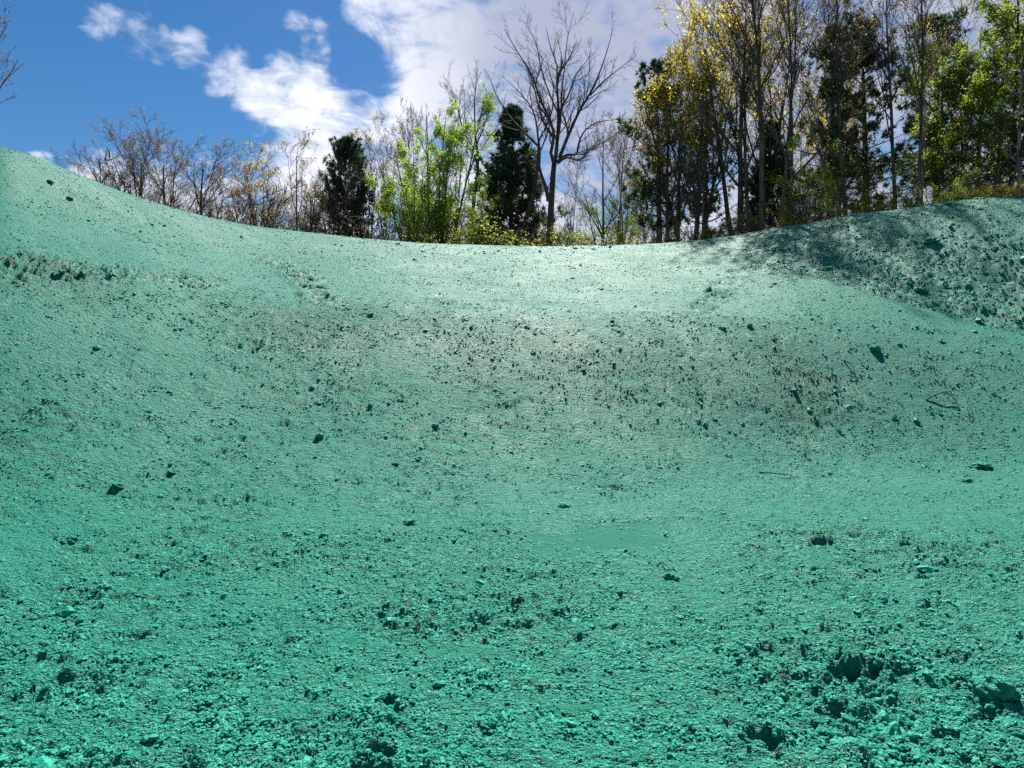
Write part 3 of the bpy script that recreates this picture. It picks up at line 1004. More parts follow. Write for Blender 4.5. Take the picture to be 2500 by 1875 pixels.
# ------------------------------------------------------------------ kinds of tree (meshes shared by repeats)
top_bias = lambda c: np.clip((c[:, 2] - .35) * 2.2, .03, 1)
KIND = {}
BUILD = {
    'bud_a': lambda: broad(101, stems=2, lean=.10, base_spread=.25, tr=.20, fork=.26, n1=11, a1=(22, 52), l1=(.48, .66), up1=.5, wig=.07, n2=8, n3=6, n4=3, bark=M_BARK, leaf=L_BUD, nleaf=4200, lsize=.07, leafw=top_bias),
    'bud_b': lambda: broad(102, stems=2, lean=.14, base_spread=.3, tr=.18, fork=.24, n1=11, a1=(20, 50), l1=(.48, .66), up1=.45, wig=.07, n2=8, n3=6, n4=3, bark=M_BARK, leaf=L_BUD, nleaf=3800, lsize=.07, leafw=top_bias),
    'fan_a': lambda: broad(103, stems=9, lean=.42, base_spread=.45, tr=.085, fork=.2, n1=7, a1=(12, 32), l1=(.35, .55), up1=.3, n2=6, n3=5, n4=3, bark=M_BARK_TAN, leaf=L_BUDY, nleaf=4200, lsize=.09, leafw=top_bias, hts=(.65, 1.0)),
    'fan_b': lambda: broad(104, stems=11, lean=.62, base_spread=.5, tr=.07, fork=.15, n1=7, a1=(14, 36), l1=(.35, .55), up1=.3, n2=5, n3=4, n4=3, bark=M_BARK_TAN, leaf=L_BUD, nleaf=2200, lsize=.08, leafw=top_bias, hts=(.6, 1.0)),
    'thin_a': lambda: broad(105, stems=2, lean=.10, base_spread=.3, tr=.11, fork=.3, n1=14, a1=(18, 40), l1=(.28, .45), up1=.4, n2=6, n3=5, n4=3, bark=M_BARK_GREY),
    'thin_b': lambda: broad(106, stems=1, tr=.11, fork=.28, n1=20, a1=(20, 42), l1=(.28, .48), up1=.4, n2=6, n3=5, n4=3, bark=M_BARK_GREY, leaf=L_BUD, nleaf=500, lsize=.07),
    'pine_round': lambda: pine(107, crown0=.30, width=.24, shape='round', nb=130, tufts=11000, ntri=5, tuft_len=.25),
    'pine_cone': lambda: pine(108, crown0=.16, width=.27, shape='cone', nb=130, tufts=11000, ntri=5, tuft_len=.23),
    'pine_tall': lambda: pine(109, crown0=.30, width=.25, shape='tall', nb=62, tufts=2700, tuft_len=.21, gaps=-.2),
    'pine_old': lambda: pine(110, crown0=.32, width=.27, shape='tall', nb=52, tufts=2500, tuft_len=.22, gaps=.1, tr=.2),
    'leafy': lambda: broad(111, stems=10, lean=.23, base_spread=.35, tr=.09, fork=.10, n1=12, a1=(22, 55), l1=(.22, .40), up1=.35, n2=6, n3=5, n4=2, bark=M_BARK, leaf=L_GREEN, nleaf=34000, lsize=.085, hts=(.68, .98), tl=.7, even=.8),
    'sap_a': lambda: broad(112, stems=3, lean=.22, base_spread=.3, tr=.07, fork=.12, n1=13, a1=(35, 70), l1=(.25, .45), up1=.1, n2=6, n3=5, n4=2, bark=M_BARK, leaf=L_MID, nleaf=7000, lsize=.10, up=.05, ljit=.08),
    'sap_b': lambda: broad(113, stems=2, lean=.15, base_spread=.3, tr=.08, fork=.2, n1=15, a1=(40, 78), l1=(.25, .45), up1=.05, n2=6, n3=5, n4=2, bark=M_BARK, leaf=L_GREEN, leaf2=L_MID, nleaf=6600, lsize=.10, up=.02, ljit=.08),
    'maple_a': lambda: broad(114, stems=3, lean=.16, base_spread=.25, tr=.15, fork=.30, n1=12, a1=(18, 46), l1=(.38, .6), up1=.45, n2=8, n3=6, n4=3, bark=M_BARK, leaf=L_YEL, leaf2=L_GOLD, nleaf=5200, lsize=.09, leafmin=.33, leafw=top_bias),
    'maple_b': lambda: broad(115, stems=2, lean=.12, base_spread=.25, tr=.15, fork=.28, n1=16, a1=(20, 46), l1=(.32, .52), up1=.3, n2=8, n3=6, n4=3, bark=M_BARK, leaf=L_GOLD, leaf2=L_YEL, nleaf=5600, lsize=.092, leafmin=.28, leafw=top_bias),
    'tall_a': lambda: broad(116, stems=1, tr=.15, fork=.45, n1=19, a1=(16, 36), l1=(.28, .45), up1=.4, n2=6, n3=5, n4=3, bark=M_BARK, leaf=L_RED, nleaf=1100, lsize=.075, leafmin=.4),
    'tall_b': lambda: broad(117, stems=1, tr=.13, fork=.40, n1=17, a1=(20, 45), l1=(.28, .48), up1=.4, n2=6, n3=5, n4=3, bark=M_BARK_GREY, leaf=L_BUDY, nleaf=1400, lsize=.08, leafmin=.4),
    'tall_green': lambda: broad(118, stems=1, tr=.14, fork=.30, n1=22, a1=(40, 80), l1=(.20, .36), up1=.05, n2=6, n3=5, n4=2, bark=M_BARK, leaf=L_MID, leaf2=L_GREEN, nleaf=11000, lsize=.09, leafmin=.25, up=.02),
    'birch': lambda: broad(119, stems=1, tr=.10, fork=.35, n1=14, a1=(25, 55), l1=(.16, .3), up1=.2, n2=5, n3=4, n4=2, bark=M_BARK_PALE, leaf=L_MID, nleaf=1200, lsize=.11, leafmin=.3),
    'shrub_a': lambda: broad(120, H=3.0, stems=9, lean=.55, base_spread=.25, tr=.022, fork=.15, n1=7, a1=(25, 60), l1=(.3, .5), up1=.2, n2=5, n3=4, n4=0, bark=M_BARK, leaf=L_MID, leaf2=L_GREEN, nleaf=6000, lsize=.042, hts=(.6, 1.0), twig_r=.003),
    'shrub_b': lambda: broad(121, H=3.0, stems=8, lean=.6, base_spread=.3, tr=.022, fork=.15, n1=7, a1=(25, 60), l1=(.3, .5), up1=.2, n2=5, n3=4, n4=0, bark=M_BARK_TAN, leaf=L_GOLD, leaf2=L_MID, nleaf=5000, lsize=.040, hts=(.6, 1.0), twig_r=.003),
    'brush': lambda: broad(122, H=3.0, stems=14, lean=.6, base_spread=.35, tr=.022, fork=.15, n1=6, a1=(20, 50), l1=(.3, .5), up1=.2, n2=5, n3=4, n4=0, bark=M_BARK_TAN, leaf=L_BUD, nleaf=500, lsize=.03, hts=(.5, 1.0), twig_r=.003),
}


def kind(k):
    if k not in KIND:
        KIND[k] = BUILD[k]()
    return KIND[k]


def plant(k, u, Y, top, label, name='bare_tree', cat='tree', group=None, w=1.0, turn=0.0, lean=(0, 0), sink=0.0):
    """u, top in photo pixels give the foot's direction and the height at distance Y"""
    tm, cm, H = kind(k)
    x = (u - CX) / F * Y
    z = gz(x, Y) - sink
    h = CAMH + (CY - top) / F * Y - z
    s = h / H
    e = bpy.data.objects.new(name, None)
    COL.objects.link(e)
    e.empty_display_size = .3
    e.location = (x, Y, z - .02)
    e.rotation_euler = (lean[1], lean[0], turn)
    e.scale = (s * w, s * w, s)
    e['label'], e['category'] = label, cat
    if group:
        e['group'] = group
    link('trunk', tm, e)
    link('crown', cm, e)
    return e


# ---- the two old bare trees in the middle, drawn limb by limb
SC = 1 / 2.765 / F * 54.0
hero_y = 54.0
main_trunk = [([(815, 1640), (812, 1500), (816, 1350), (826, 1200), (835, 1080), (842, 1020)], .36, .24),
              ([(800, 1300), (782, 1220), (755, 1130), (738, 1070)], .20, .13)]
main_limbs = [([(835, 1050), (812, 960), (836, 885), (805, 770), (735, 640), (690, 500), (600, 370), (500, 220)], .19, .02, -2.0),
              ([(845, 1030), (858, 900), (868, 700), (858, 500), (860, 380), (820, 250), (785, 90)], .21, .02, .6),
              ([(858, 480), (890, 400), (945, 300), (1010, 130)], .11, .018, 2.2),
              ([(872, 1010), (930, 870), (1000, 720), (1080, 590), (1130, 480), (1180, 340), (1220, 190)], .19, .02, -1.5),
              ([(1080, 590), (1180, 510), (1280, 460), (1350, 430)], .09, .016, -2.6),
              ([(858, 1040), (915, 985), (990, 975), (1012, 880), (1060, 785), (1150, 725), (1270, 700)], .17, .02, 1.8),
              ([(860, 1050), (920, 1015), (1000, 1050), (1075, 985), (1200, 930), (1290, 860)], .12, .016, -2.5),
              ([(836, 880), (765, 750), (735, 640), (700, 460), (640, 280), (560, 205)], .13, .018, 2.5),
              ([(868, 720), (800, 570), (750, 440), (720, 300), (640, 150)], .10, .018, -1.0),
              ([(870, 700), (940, 560), (985, 420), (1090, 260), (1105, 205)], .11, .018, 2.0),
              ([(990, 740), (1050, 560), (1060, 420), (1120, 300)], .08, .016, 2.4),
              ([(862, 900), (880, 750), (885, 600), (900, 450), (920, 250), (960, 90)], .12, .016, -1.2),
              ([(738, 1070), (742, 960), (735, 900), (790, 780), (830, 650), (835, 500), (760, 330)], .12, .018, 1.0)]
tm, cm = drawn_tree(201, main_trunk, main_limbs, SC, 815, 1640, (6, 5, 3), ivy=[(0, 900, .0, 1.0, .22), (5, 160, .0, .25, .2), (3, 200, .0, .35, .2)])
hx = (1050 + 815 / 2.765 - CX) / F * hero_y
hz = CAMH + (CY - (20 + 1640 / 2.765)) / F * hero_y
e = bpy.data.objects.new('old_bare_tree', None)
COL.objects.link(e)
e.location = (hx, hero_y, hz)
e['label'], e['category'] = 'tallest leafless tree with spreading crown and ivied trunk, middle of the skyline', 'tree'
link('trunk', tm, e)
link('crown', cm, e)

lean_trunk = [([(622, 1640), (640, 1480), (660, 1350), (695, 1220), (722, 1080), (735, 960), (738, 890)], .25, .16)]
lean_limbs = [([(738, 890), (690, 850), (600, 770), (520, 680), (440, 560), (395, 450)], .14, .018, -1.5),
              ([(738, 900), (728, 780), (705, 640), (640, 520), (560, 420), (470, 330)], .12, .018, 1.5),
              ([(728, 1040), (690, 1020), (600, 960), (500, 950), (400, 870)], .10, .016, -2.0),
              ([(735, 950), (770, 860), (800, 760), (770, 620), (720, 520)], .09, .016, 2.0),
              ([(715, 1090), (670, 1060), (560, 1040), (450, 1050)], .07, .014, 2.2)]
tm, cm = drawn_tree(202, lean_trunk, lean_limbs, SC, 622, 1640, (6, 4, 3), ivy=[(0, 260, .0, .6, .2)])
e = bpy.data.objects.new('leaning_bare_tree', None)
COL.objects.link(e)
e.location = ((1050 + 622 / 2.765 - CX) / F * (hero_y + 1.5), hero_y + 1.5, hz)
e['label'], e['category'] = 'leafless tree leaning right into the tallest bare tree, just right of the dark pine', 'tree'
link('trunk', tm, e)
link('crown', cm, e)

back_trunk = [([(292, 1640), (290, 1400), (300, 1200), (318, 1100), (322, 950), (312, 860)], .24, .15)]
back_limbs = [([(312, 860), (300, 700), (300, 560), (310, 440), (345, 340)], .13, .016, .5),
              ([(318, 1000), (270, 860), (215, 750), (190, 640), (150, 540), (125, 480)], .11, .016, -1.5),
              ([(312, 870), (350, 760), (390, 640), (430, 500), (410, 430)], .09, .014, 1.6),
              ([(300, 1180), (262, 1140), (250, 1090), (290, 960), (240, 800), (225, 600), (215, 390)], .09, .014, 1.5),
              ([(316, 940), (380, 860), (450, 780), (500, 690)], .07, .014, -1.5)]
tm, cm = drawn_tree(203, back_trunk, back_limbs, SC, 292, 1640, (6, 4, 3), ivy=[(0, 200, 0, .5, .2)])
e = bpy.data.objects.new('old_bare_tree', None)
COL.objects.link(e)
e.location = ((1050 + 292 / 2.765 - CX) / F * (hero_y + 2), hero_y + 2, hz)
e['label'], e['category'] = 'leafless tree between the bright green tree and the dark conical pine', 'tree'
link('trunk', tm, e)
link('crown', cm, e)

# ---- left skyline
B = 'leafless trees behind the left crest'
plant('bud_b', 290, 46, 335, 'leftmost skyline tree, budding, leaning left over the green crest', 'budding_tree', group=B, w=1.3, turn=.4, lean=(-.30, 0))
plant('bud_a', 322, 46, 288, 'round budding tree with twin dark trunks on the left skyline', 'budding_tree', group=B, w=1.5, turn=1.1, lean=(-.03, 0))
plant('thin_a', 402, 45, 385, 'small thin leafless tree between the two round budding trees', 'bare_tree', group=B, w=1.1, turn=2.1)
plant('bud_b', 474, 47, 305, 'round budding tree with forked trunk, second round crown from left', 'budding_tree', group=B, w=1.45, turn=2.6)
plant('fan_b', 520, 48, 395, 'tan arching multi-stemmed tree right of the second round budding tree', 'arching_tree', group=B, w=1.15, turn=.9, lean=(.12, 0))
plant('fan_b', 610, 50, 430, 'low tan thicket of stems left of the tall yellow-budded tree', 'thicket', 'shrub', w=1.6, turn=2.2)
plant('brush', 360, 44, 455, 'low leafless brush under the twin-trunked round tree', 'brush_clump', 'shrub', w=1.4, turn=.3)
plant('brush', 436, 45, 470, 'low leafless brush under the gap of the round trees', 'brush_clump', 'shrub', w=1.4, turn=1.7)
plant('brush', 556, 46, 485, 'low tan brush at the foot of the arching tree', 'brush_clump', 'shrub', w=1.6, turn=1.0)
plant('fan_a', 715, 52, 285, 'tall yellow-budded tree with many fanning stems, left of the round pine', 'budding_tree', w=1.15, turn=.5, lean=(-.03, 0))
plant('fan_a', 672, 55, 345, 'yellow-budded many-stemmed tree leaning left of the tall budded one', 'budding_tree', w=1.1, turn=2.4, lean=(-.16, 0))
plant('thin_a', 768, 51, 375, 'thin leafless tree leaning right beside the round pine', 'bare_tree', w=.9, turn=.2, lean=(.16, 0))
plant('brush', 655, 47, 500, 'tan brush at the foot of the tall yellow-budded tree', 'brush_clump', 'shrub', w=1.7, turn=2.0)
plant('brush', 725, 48, 520, 'dark leafless brush left of the round pine foot', 'brush_clump', 'shrub', w=1.6, turn=.2)
# ---- middle
plant('bud_b', 842, 58, 338, 'yellow-brown budding crown showing above the round pine', 'budding_tree', w=.75, turn=.8)
plant('pine_round', 846, 54, 362, 'dark green rounded pine left of the bright green tree', 'pine_tree', w=.66, turn=.3)
plant('sap_a', 800, 52, 520, 'dark low evergreen-looking shrub left under the round pine', 'leafy_shrub', 'shrub', w=1.3, turn=.3)
plant('thin_a', 893, 56, 335, 'thin leafless tree immediately right of the round pine', 'bare_tree', w=.8, turn=1.9)
plant('thin_b', 925, 57, 320, 'slender leafless tree midway between round pine and bright green tree', 'bare_tree', w=.8, turn=.6)
plant('thin_a', 965, 60, 300, 'slender leafless tree touching the left of the bright green crown', 'bare_tree', w=.9, turn=2.9)
plant('leafy', 1045, 50, 232, 'bright spring-green leafy tree with many stems, left of the tall bare trees', 'leafy_tree', w=.94, turn=.4, lean=(-.01, 0))
plant('sap_b', 962, 48, 480, 'small green sapling at left foot of the bright green tree', 'leafy_sapling', w=.7, turn=.4)
plant('thin_b', 1008, 62, 215, 'leafless tree rising behind the top of the bright green crown', 'bare_tree', w=.9, turn=2.2)
plant('thin_a', 1085, 60, 190, 'leafless tree rising behind the right side of the bright green crown', 'bare_tree', w=.85, turn=.9)
plant('sap_b', 1120, 50, 440, 'green sapling at right foot of the bright green tree', 'leafy_sapling', w=.75, turn=2.4)
plant('pine_cone', 1246, 58, 262, 'dark conical pine in front of the tall bare trees', 'pine_tree', w=.98, turn=1.0)
plant('sap_a', 1190, 51, 455, 'yellow-green sapling at the left foot of the conical pine', 'leafy_sapling', w=.8, turn=1.1)
plant('fan_b', 1222, 52, 520, 'spreading leafless stems at the foot of the conical pine', 'thicket', 'shrub', w=1.5, turn=.2)
plant('shrub_a', 1318, 50, 520, 'dense green shrub around the foot of the tallest bare tree', 'leafy_shrub', 'shrub', w=1.9, turn=.2)
plant('thin_b', 1379, 52, 345, 'slender ivied tree right of the tallest bare tree trunk', 'slender_tree', w=.75, turn=.2)
plant('sap_b', 1425, 55, 500, 'yellow-green bush filling the gap right of the tallest bare tree', 'leafy_bush', 'shrub', w=1.15, turn=1.3)
plant('shrub_b', 1462, 50, 530, 'golden low shrub under the gap right of the tallest bare tree', 'leafy_shrub', 'shrub', w=1.6, turn=1.3)
plant('thin_a', 1486, 53, 262, 'slender leafless tree in the bright gap, with low curved branches', 'bare_tree', w=1.05, turn=1.0)
plant('thin_b', 1546, 54, 258, 'slender leafless tree at the right edge of the bright gap', 'bare_tree', w=.95, turn=2.7)
plant('sap_b', 1512, 50, 400, 'thin green-leaved sapling between the two slender trees of the gap', 'leafy_sapling', w=.62, turn=2.0)
plant('sap_a', 1575, 46, 420, 'green sapling at the left edge of the tall right-hand wood', 'leafy_sapling', w=.8, turn=.7)

# ---- the tall wood at the right
plant('thin_b', 1592, 45, 150, 'slender grey tree at the left edge of the tall wood', 'slender_tree', w=.7, turn=.4)
plant('maple_b', 1640, 43, 120, 'golden-leaved tree at the left corner of the tall wood', 'budding_tree', w=.95, turn=.3)
plant('pine_tall', 1612, 44, 165, 'dark pine behind golden leaves at the left corner of the tall wood', 'pine_tree', w=.85, turn=2.0)
plant('maple_a', 1690, 42, 25, 'yellow-flowering tree, leftmost of the tall yellow crowns', 'flowering_tree', w=.95, turn=.2)
plant('tall_b', 1713, 40, 120, 'straight grey trunk left of the paired dark trunks', 'tall_tree', w=.8, turn=1.3)
plant('pine_old', 1720, 46, 190, 'dark pine half hidden behind the straight grey trunk', 'pine_tree', w=.9, turn=.7)
plant('maple_a', 1812, 41, -130, 'tall yellow-flowering tree on the left of two paired dark trunks', 'flowering_tree', w=.95, turn=1.7)
plant('tall_a', 1830, 39, -110, 'dark trunk, right one of the pair left of the thick trunk', 'tall_tree', w=.85, turn=.4)
plant('tall_a', 1858, 37, -150, 'thickest straight trunk in the tall wood, at the dip of the crest', 'tall_tree', w=1.25, turn=2.4)
plant('pine_cone', 1878, 41, 300, 'low dark pine right behind the thickest straight trunk', 'pine_tree', w=.95, turn=.5)
plant('tall_b', 1903, 38, -180, 'dark slim trunk next right of the thickest trunk', 'tall_tree', w=.9, turn=.8)
plant('tall_a', 1926, 37, -120, 'dark slim trunk, second right of the thickest trunk', 'tall_tree', w=.8, turn=3.0)
plant('maple_a', 1950, 47, 150, 'yellow crown seen low between tall bare trunks right of the thickest trunk', 'flowering_tree', w=.9, turn=2.9)
plant('sap_b', 1968, 35, 330, 'green-leaved sapling under the yellow crown of the wood', 'leafy_sapling', w=1.0, turn=.3)
plant('tall_b', 1992, 37, -100, 'slim leafless tree between the green sapling and the big rust-tinged pine', 'tall_tree', w=.85, turn=.3)
plant('pine_old', 2030, 38, 70, 'dark pine with rust-tinged top behind two bare grey trunks', 'pine_tree', w=.78, turn=1.2)
plant('maple_b', 2026, 40, 85, 'rusty-gold budding crown in front of the dark pine top', 'budding_tree', w=.6, turn=2.1)
plant('tall_b', 2053, 37.5, -135, 'grey trunk, left one of two close bare trunks on the bank crest', 'tall_tree', w=.8, turn=1.9)
plant('tall_a', 2075, 36, -135, 'grey leaning trunk, right one of two close bare trunks on the bank crest', 'tall_tree', w=.95, turn=.1, lean=(-.04, 0))
plant('pine_tall', 2118, 40.5, 60, 'big dark pine with heavy level boughs in the right-hand wood', 'pine_tree', w=1.0, turn=.2)
plant('sap_a', 2010, 34, 430, 'low green sapling left of the two close bare trunks', 'leafy_sapling', w=1.1, turn=2.6)
plant('sap_a', 2095, 37.5, 400, 'green sapling between the close bare trunks and the big dark pine', 'leafy_sapling', w=.9, turn=.9)
plant('tall_a', 2190, 37.5, -135, 'dark trunk right of the big dark pine, left of the leaning one', 'tall_tree', w=.85, turn=1.2)
plant('tall_a', 2231, 34.5, -135, 'dark trunk leaning left at the top of the bank, by yellow-green shrubs', 'tall_tree', w=.8, turn=2.2, lean=(-.05, 0))
plant('birch', 2247, 37.5, 60, 'thin pale dead-looking trunk behind the leaning dark one', 'pale_tree', w=.6, turn=.7)
plant('pine_old', 2288, 42.5, 35, 'dark pine behind yellow-green leaves near the right edge', 'pine_tree', w=.95, turn=2.6)
plant('tall_green', 2300, 37.5, 105, 'tall tree with layered yellow-green leaves over the bank', 'leafy_tree', w=1.0, turn=.4)
plant('tall_b', 2358, 37.5, -130, 'slim dark trunk, left of two near the right edge', 'tall_tree', w=.75, turn=1.6)
plant('tall_green', 2378, 38.5, 60, 'leafy green tree on the right one of two dark trunks near the right edge', 'leafy_tree', w=1.15, turn=2.7)
plant('sap_b', 2345, 35.5, 400, 'yellow-green sapling on the bank under the two dark trunks', 'leafy_sapling', w=1.1, turn=1.9)
plant('pine_tall', 2440, 42.5, 150, 'dark pine deep in the wood by the right edge', 'pine_tree', w=.9, turn=.9)
plant('birch', 2490, 32.5, -45, 'pale trunk at the very right edge of the picture', 'pale_tree', w=.95, turn=1.4)
plant('tall_green', 2465, 35.5, -110, 'tall green leafy tree rising beside the pale trunk at the right edge', 'leafy_tree', w=.85, turn=1.2)
plant('tall_b', 2418, 36.5, -135, 'bare tall tree left of the pale trunk at the right edge', 'tall_tree', w=.8, turn=.5)
# shrubs along the foot of the wood
SH = 'shrubs at the foot of the wood'
for k, u, Y, top, w, t, lab in [
        ('shrub_b', 1640, 40, 545, 1.7, .3, 'golden low shrub at the left corner of the tall wood'),
        ('shrub_a', 1700, 38, 520, 1.7, 1.3, 'dark green shrub at the foot of the straight grey trunk'),
        ('brush', 1765, 37, 500, 1.6, 2.3, 'bare brush left of the paired dark trunks'),
        ('shrub_b', 1885, 35.5, 500, 1.4, .9, 'sparse golden shrub right of the thickest trunk'),
        ('brush', 1945, 34, 470, 1.6, .1, 'bare brush under the yellow crown of the wood'),
        ('shrub_b', 1985, 33, 480, 1.3, 2.9, 'orange-tinged shrub low on the crest left of two close trunks'),
        ('shrub_a', 2140, 31.5, 455, 1.5, .2, 'green shrub at the foot of the big dark pine'),
        ('shrub_a', 2265, 29, 425, 1.5, 1.1, 'yellow-green shrub right of the leaning dark trunk'),
        ('shrub_a', 2315, 29, 430, 1.4, 2.1, 'yellow-green shrub under the layered leafy tree'),
        ('shrub_b', 2400, 28, 440, 1.5, .5, 'russet shrub on the bank top near the right edge'),
        ('brush', 2440, 27.5, 430, 1.6, 1.9, 'bare brush on the bank top beside the pale trunk'),
        ('shrub_b', 2478, 26.8, 440, 1.4, 2.5, 'russet shrub overhanging the bank at the right edge')]:
    plant(k, u, Y, top, lab, 'bare_brush' if k == 'brush' else 'leafy_shrub', 'shrub', SH, w, t)
# beyond the right edge: the trees whose shade falls across the bank
plant('pine_tall', 2590, 32.5, 40, 'dark pine beyond the right edge, seen only by its shade', 'pine_tree', w=1.1, turn=.3)
plant('tall_green', 2560, 34.5, -45, 'leafy tree beyond the right edge, shading the bank', 'leafy_tree', w=1.2, turn=.9)
# upper left corner: twigs of a tree standing beyond the left edge
plant('thin_a', -120, 24, -330, 'leafless tree beyond the left edge, twig tips in the upper left corner', 'bare_tree', w=1.0, turn=1.0)

# ---- undergrowth that reads as one mass
r = np.random.default_rng(77)
pc = Pieces()
nst = 1500
uu = np.concatenate([r.uniform(560, 1400, 500), r.uniform(1380, 2520, 1000)])
yc = np.interp(uu, [560, 800, 1400, 1700, 2000, 2250, 2500], [33, 36, 37, 34.5, 31.5, 28.5, 26.5])
yy = yc + r.uniform(0.3, 12, nst)
xx = (uu - CX) / F * yy
zz = land(xx, yy)[0] - .1
hh = r.gamma(3.0, .55, nst) * np.where(uu < 1400, .85, 1.0) + .5
d = np.stack([r.normal(0, .28, nst), r.normal(0, .28, nst), np.ones(nst)], 1)
P0 = extend(np.stack([xx, yy, zz], 1), d, hh, 5, .1, .08, r)
R0 = r.uniform(.006, .018, nst)[:, None] * np.linspace(1, .3, 5)[None]
P1, R1 = branch(P0, R0, 5, .25, 1, (25, 65), (.25, .5), 3, .15, .12, .6, r, rmin=.004)
P2, R2 = branch(P1, R1, 3, .2, 1, (25, 60), (.35, .6), 2, .1, .1, .7, r, rmin=.004)
for P, R, S in ((P0, R0, 4), (P1, R1, 3)):
    Vv, Ff = tubes(P, R, S)
    pc.add(Vv, Ff, 0)
Vv, Ff = spikes(P2, R2)
pc.add(Vv, Ff, 0)
C = along(P2, 2, r, .3, 1.1, .08)
wgt = np.clip(.2 + fbm(C[:, 0] / 2.2, C[:, 1] / 2.2, 70, 2), .02, 1)
C = C[r.choice(len(C), 20000, p=wgt / wgt.sum())]
C = C + r.normal(0, .08, C.shape)
s3 = np.array_split(C[r.permutation(len(C))], [11000, 15500])
for i, c in enumerate(s3):
    put_leaves(pc, c, np.full(len(c), .095), r, i + 1)
under = link('undergrowth', pc.mesh('undergrowth', [M_BARK, L_MID, L_GOLD, L_RED]), kind='stuff',
             label='tangled low undergrowth along the foot of the trees', category='undergrowth')

# ------------------------------------------------------------------ clods
def clod_mesh(seed, sub=3, squash=.7, rough=.42):
    import bmesh
    bm = bmesh.new()
    bmesh.ops.create_icosphere(bm, subdivisions=sub, radius=1.0)
    co = np.array([v.co[:] for v in bm.verts])
    n = co.copy()
    s = 7.0 * seed
    disp = rough * perlin(co[:, 0] * 1.3 + s, co[:, 1] * 1.3 + co[:, 2] * 1.7, seed) + rough * .5 * perlin(co[:, 0] * 3.1 + co[:, 2] * 2.3 + s, co[:, 1] * 3.3, seed + 1)
    disp += rough * .35 * perlin(co[:, 0] * 13 + co[:, 2] * 9 + s, co[:, 1] * 12 - co[:, 2] * 8, seed + 4)
    disp += rough * .5 * np.abs(perlin(co[:, 0] * 7 + co[:, 2] * 5, co[:, 1] * 7 - co[:, 2] * 4 + s, seed + 2))
    co = n * (1 + disp[:, None])
    co[:, 2] *= squash
    for v, c in zip(bm.verts, co):
        v.co = c
    me = bpy.data.meshes.new('dirt_clod')
    bm.to_mesh(me)
    bm.free()
    me.materials.append(M_CLOD)
    me.polygons.foreach_set('use_smooth', np.full(len(me.polygons), True))
    return me


CM = [clod_mesh(s, 4, q) for s, q in ((1, .75), (2, .6), (3, .85), (4, .55))]
CL = [(252, 1046, .060, 2, 'egg-shaped mulch-covered clod with dark underside on the left slope'),
      (886, 1130, .075, 1, 'dark oval clod low left of centre, above the slick puddled streak'),
      (1218, 1092, .065, 3, 'knobbly dark clod at the slope toe, right of centre'),
      (1890, 757, .10, 2, 'lone dark clod on the bright lip at the right'),
      (940, 918, .055, 1, 'small dark clod in the middle of the slope'),
      (2150, 1495, .095, 0, 'largest green clod, at the lower right edge'),
      (2195, 1545, .07, 3, 'dark clod below the largest one at the lower right edge'),
      (1895, 1425, .05, 0, 'small clod at the right tip of the forked trench'),
      (2120, 1008, .12, 3, 'lumpy dark clod at the slope toe near the right edge'),
      (2090, 1035, .08, 1, 'low clod just left of the lumpy one at the right slope toe'),
      (1560, 714, .07, 1, 'tiny dark clod on the lip below the bench'),
      (150, 430, .08, 1, 'dark clod high on the left slope under the crest'),
      (108, 395, .08, 3, 'dark clod nearest the crest on the left slope'),
      (855, 1005, .05, 3, 'clod among dark lumps left of the slope centre'),
      (370, 1018, .05, 1, 'small clod on the left slope, right of the egg-shaped one'),
      (150, 1170, .07, 0, 'wide clod at the left slope toe'),
      (690, 948, .055, 2, 'pointed dark clod on the slope, left of centre'),
      (1450, 1250, .05, 0, 'flat clod in the shiny flat right of centre'),
      (1990, 632, .16, 3, 'dark clod at the foot of the rough bank'),
      (1790, 580, .15, 1, 'clod at the pointed left end of the rough bank'),
      (2010, 523, .22, 1, 'large dark clod high on the rough shaded bank')]
for u, v, rad, k, lab in CL:
    x, y, z = hit(u * S22, v * S22)
    zz = float(gsurf(np.array([x]), np.array([y]))[0])
    o = link('dirt_clod', CM[k], loc=(x, y, zz + rad * .12), label=lab, category='clod', group='clods lying on the seeded slope')
    o.scale = (rad * 1.15, rad, rad)
    o.rotation_euler = (0, 0, u * .37)

# small crumbs of mulch and soil past counting, one object
r = np.random.default_rng(5)
nL = 380000
aa = np.radians(r.uniform(-42, 42, nL))
rrr = np.exp(r.uniform(math.log(2.3), math.log(36), nL))
xx, yy = rrr * np.sin(aa), rrr * np.cos(aa)
zz, sg = land(xx, yy)
pt = fbm(xx / 2.4, yy / 2.4, 11, 3)
pf = fbm(xx / .42, yy / .30, 47, 3)
uc = xx / yy
onbank = (uc + .04 * fbm(xx / 1.5, yy / 1.5, 48, 2) > .37) & (sg > 2.98)
onbench = (sg > 2.1) & ~onbank
pr = np.clip(.42 + pt * .45 + pf * .55, .05, 1) * np.where(onbench, .55, 1.0) + onbank * .3
keep = (r.random(nL) < pr) & (sg < 4.02)
xx, yy, rrr, onbank, onbench, sg, pf, pt = [q[keep] for q in (xx, yy, rrr, onbank, onbench, sg, pf, pt)]
wj = np.zeros(len(xx))
ai = np.clip(np.searchsorted(TA, np.degrees(np.arctan2(xx, yy))) - 1, 0, nA - 2)
ri = np.clip(np.searchsorted(RR, rrr) - 1, 0, nR - 2)
keep = r.random(len(xx)) > wet.reshape(nA, nR)[ai, ri] * .85
xx, yy, rrr, onbank, onbench, sg, pf, pt = [q[keep] for q in (xx, yy, rrr, onbank, onbench, sg, pf, pt)]
n = len(xx)
size = np.maximum(.0055, .00062 * rrr) * r.lognormal(0, .38, n) * (1 + .35 * np.clip(pf, -.8, 1))
size *= np.where(r.random(n) < .018 * np.clip(.5 + pt, .1, 2), r.uniform(1.7, 3.0, n), 1.0)
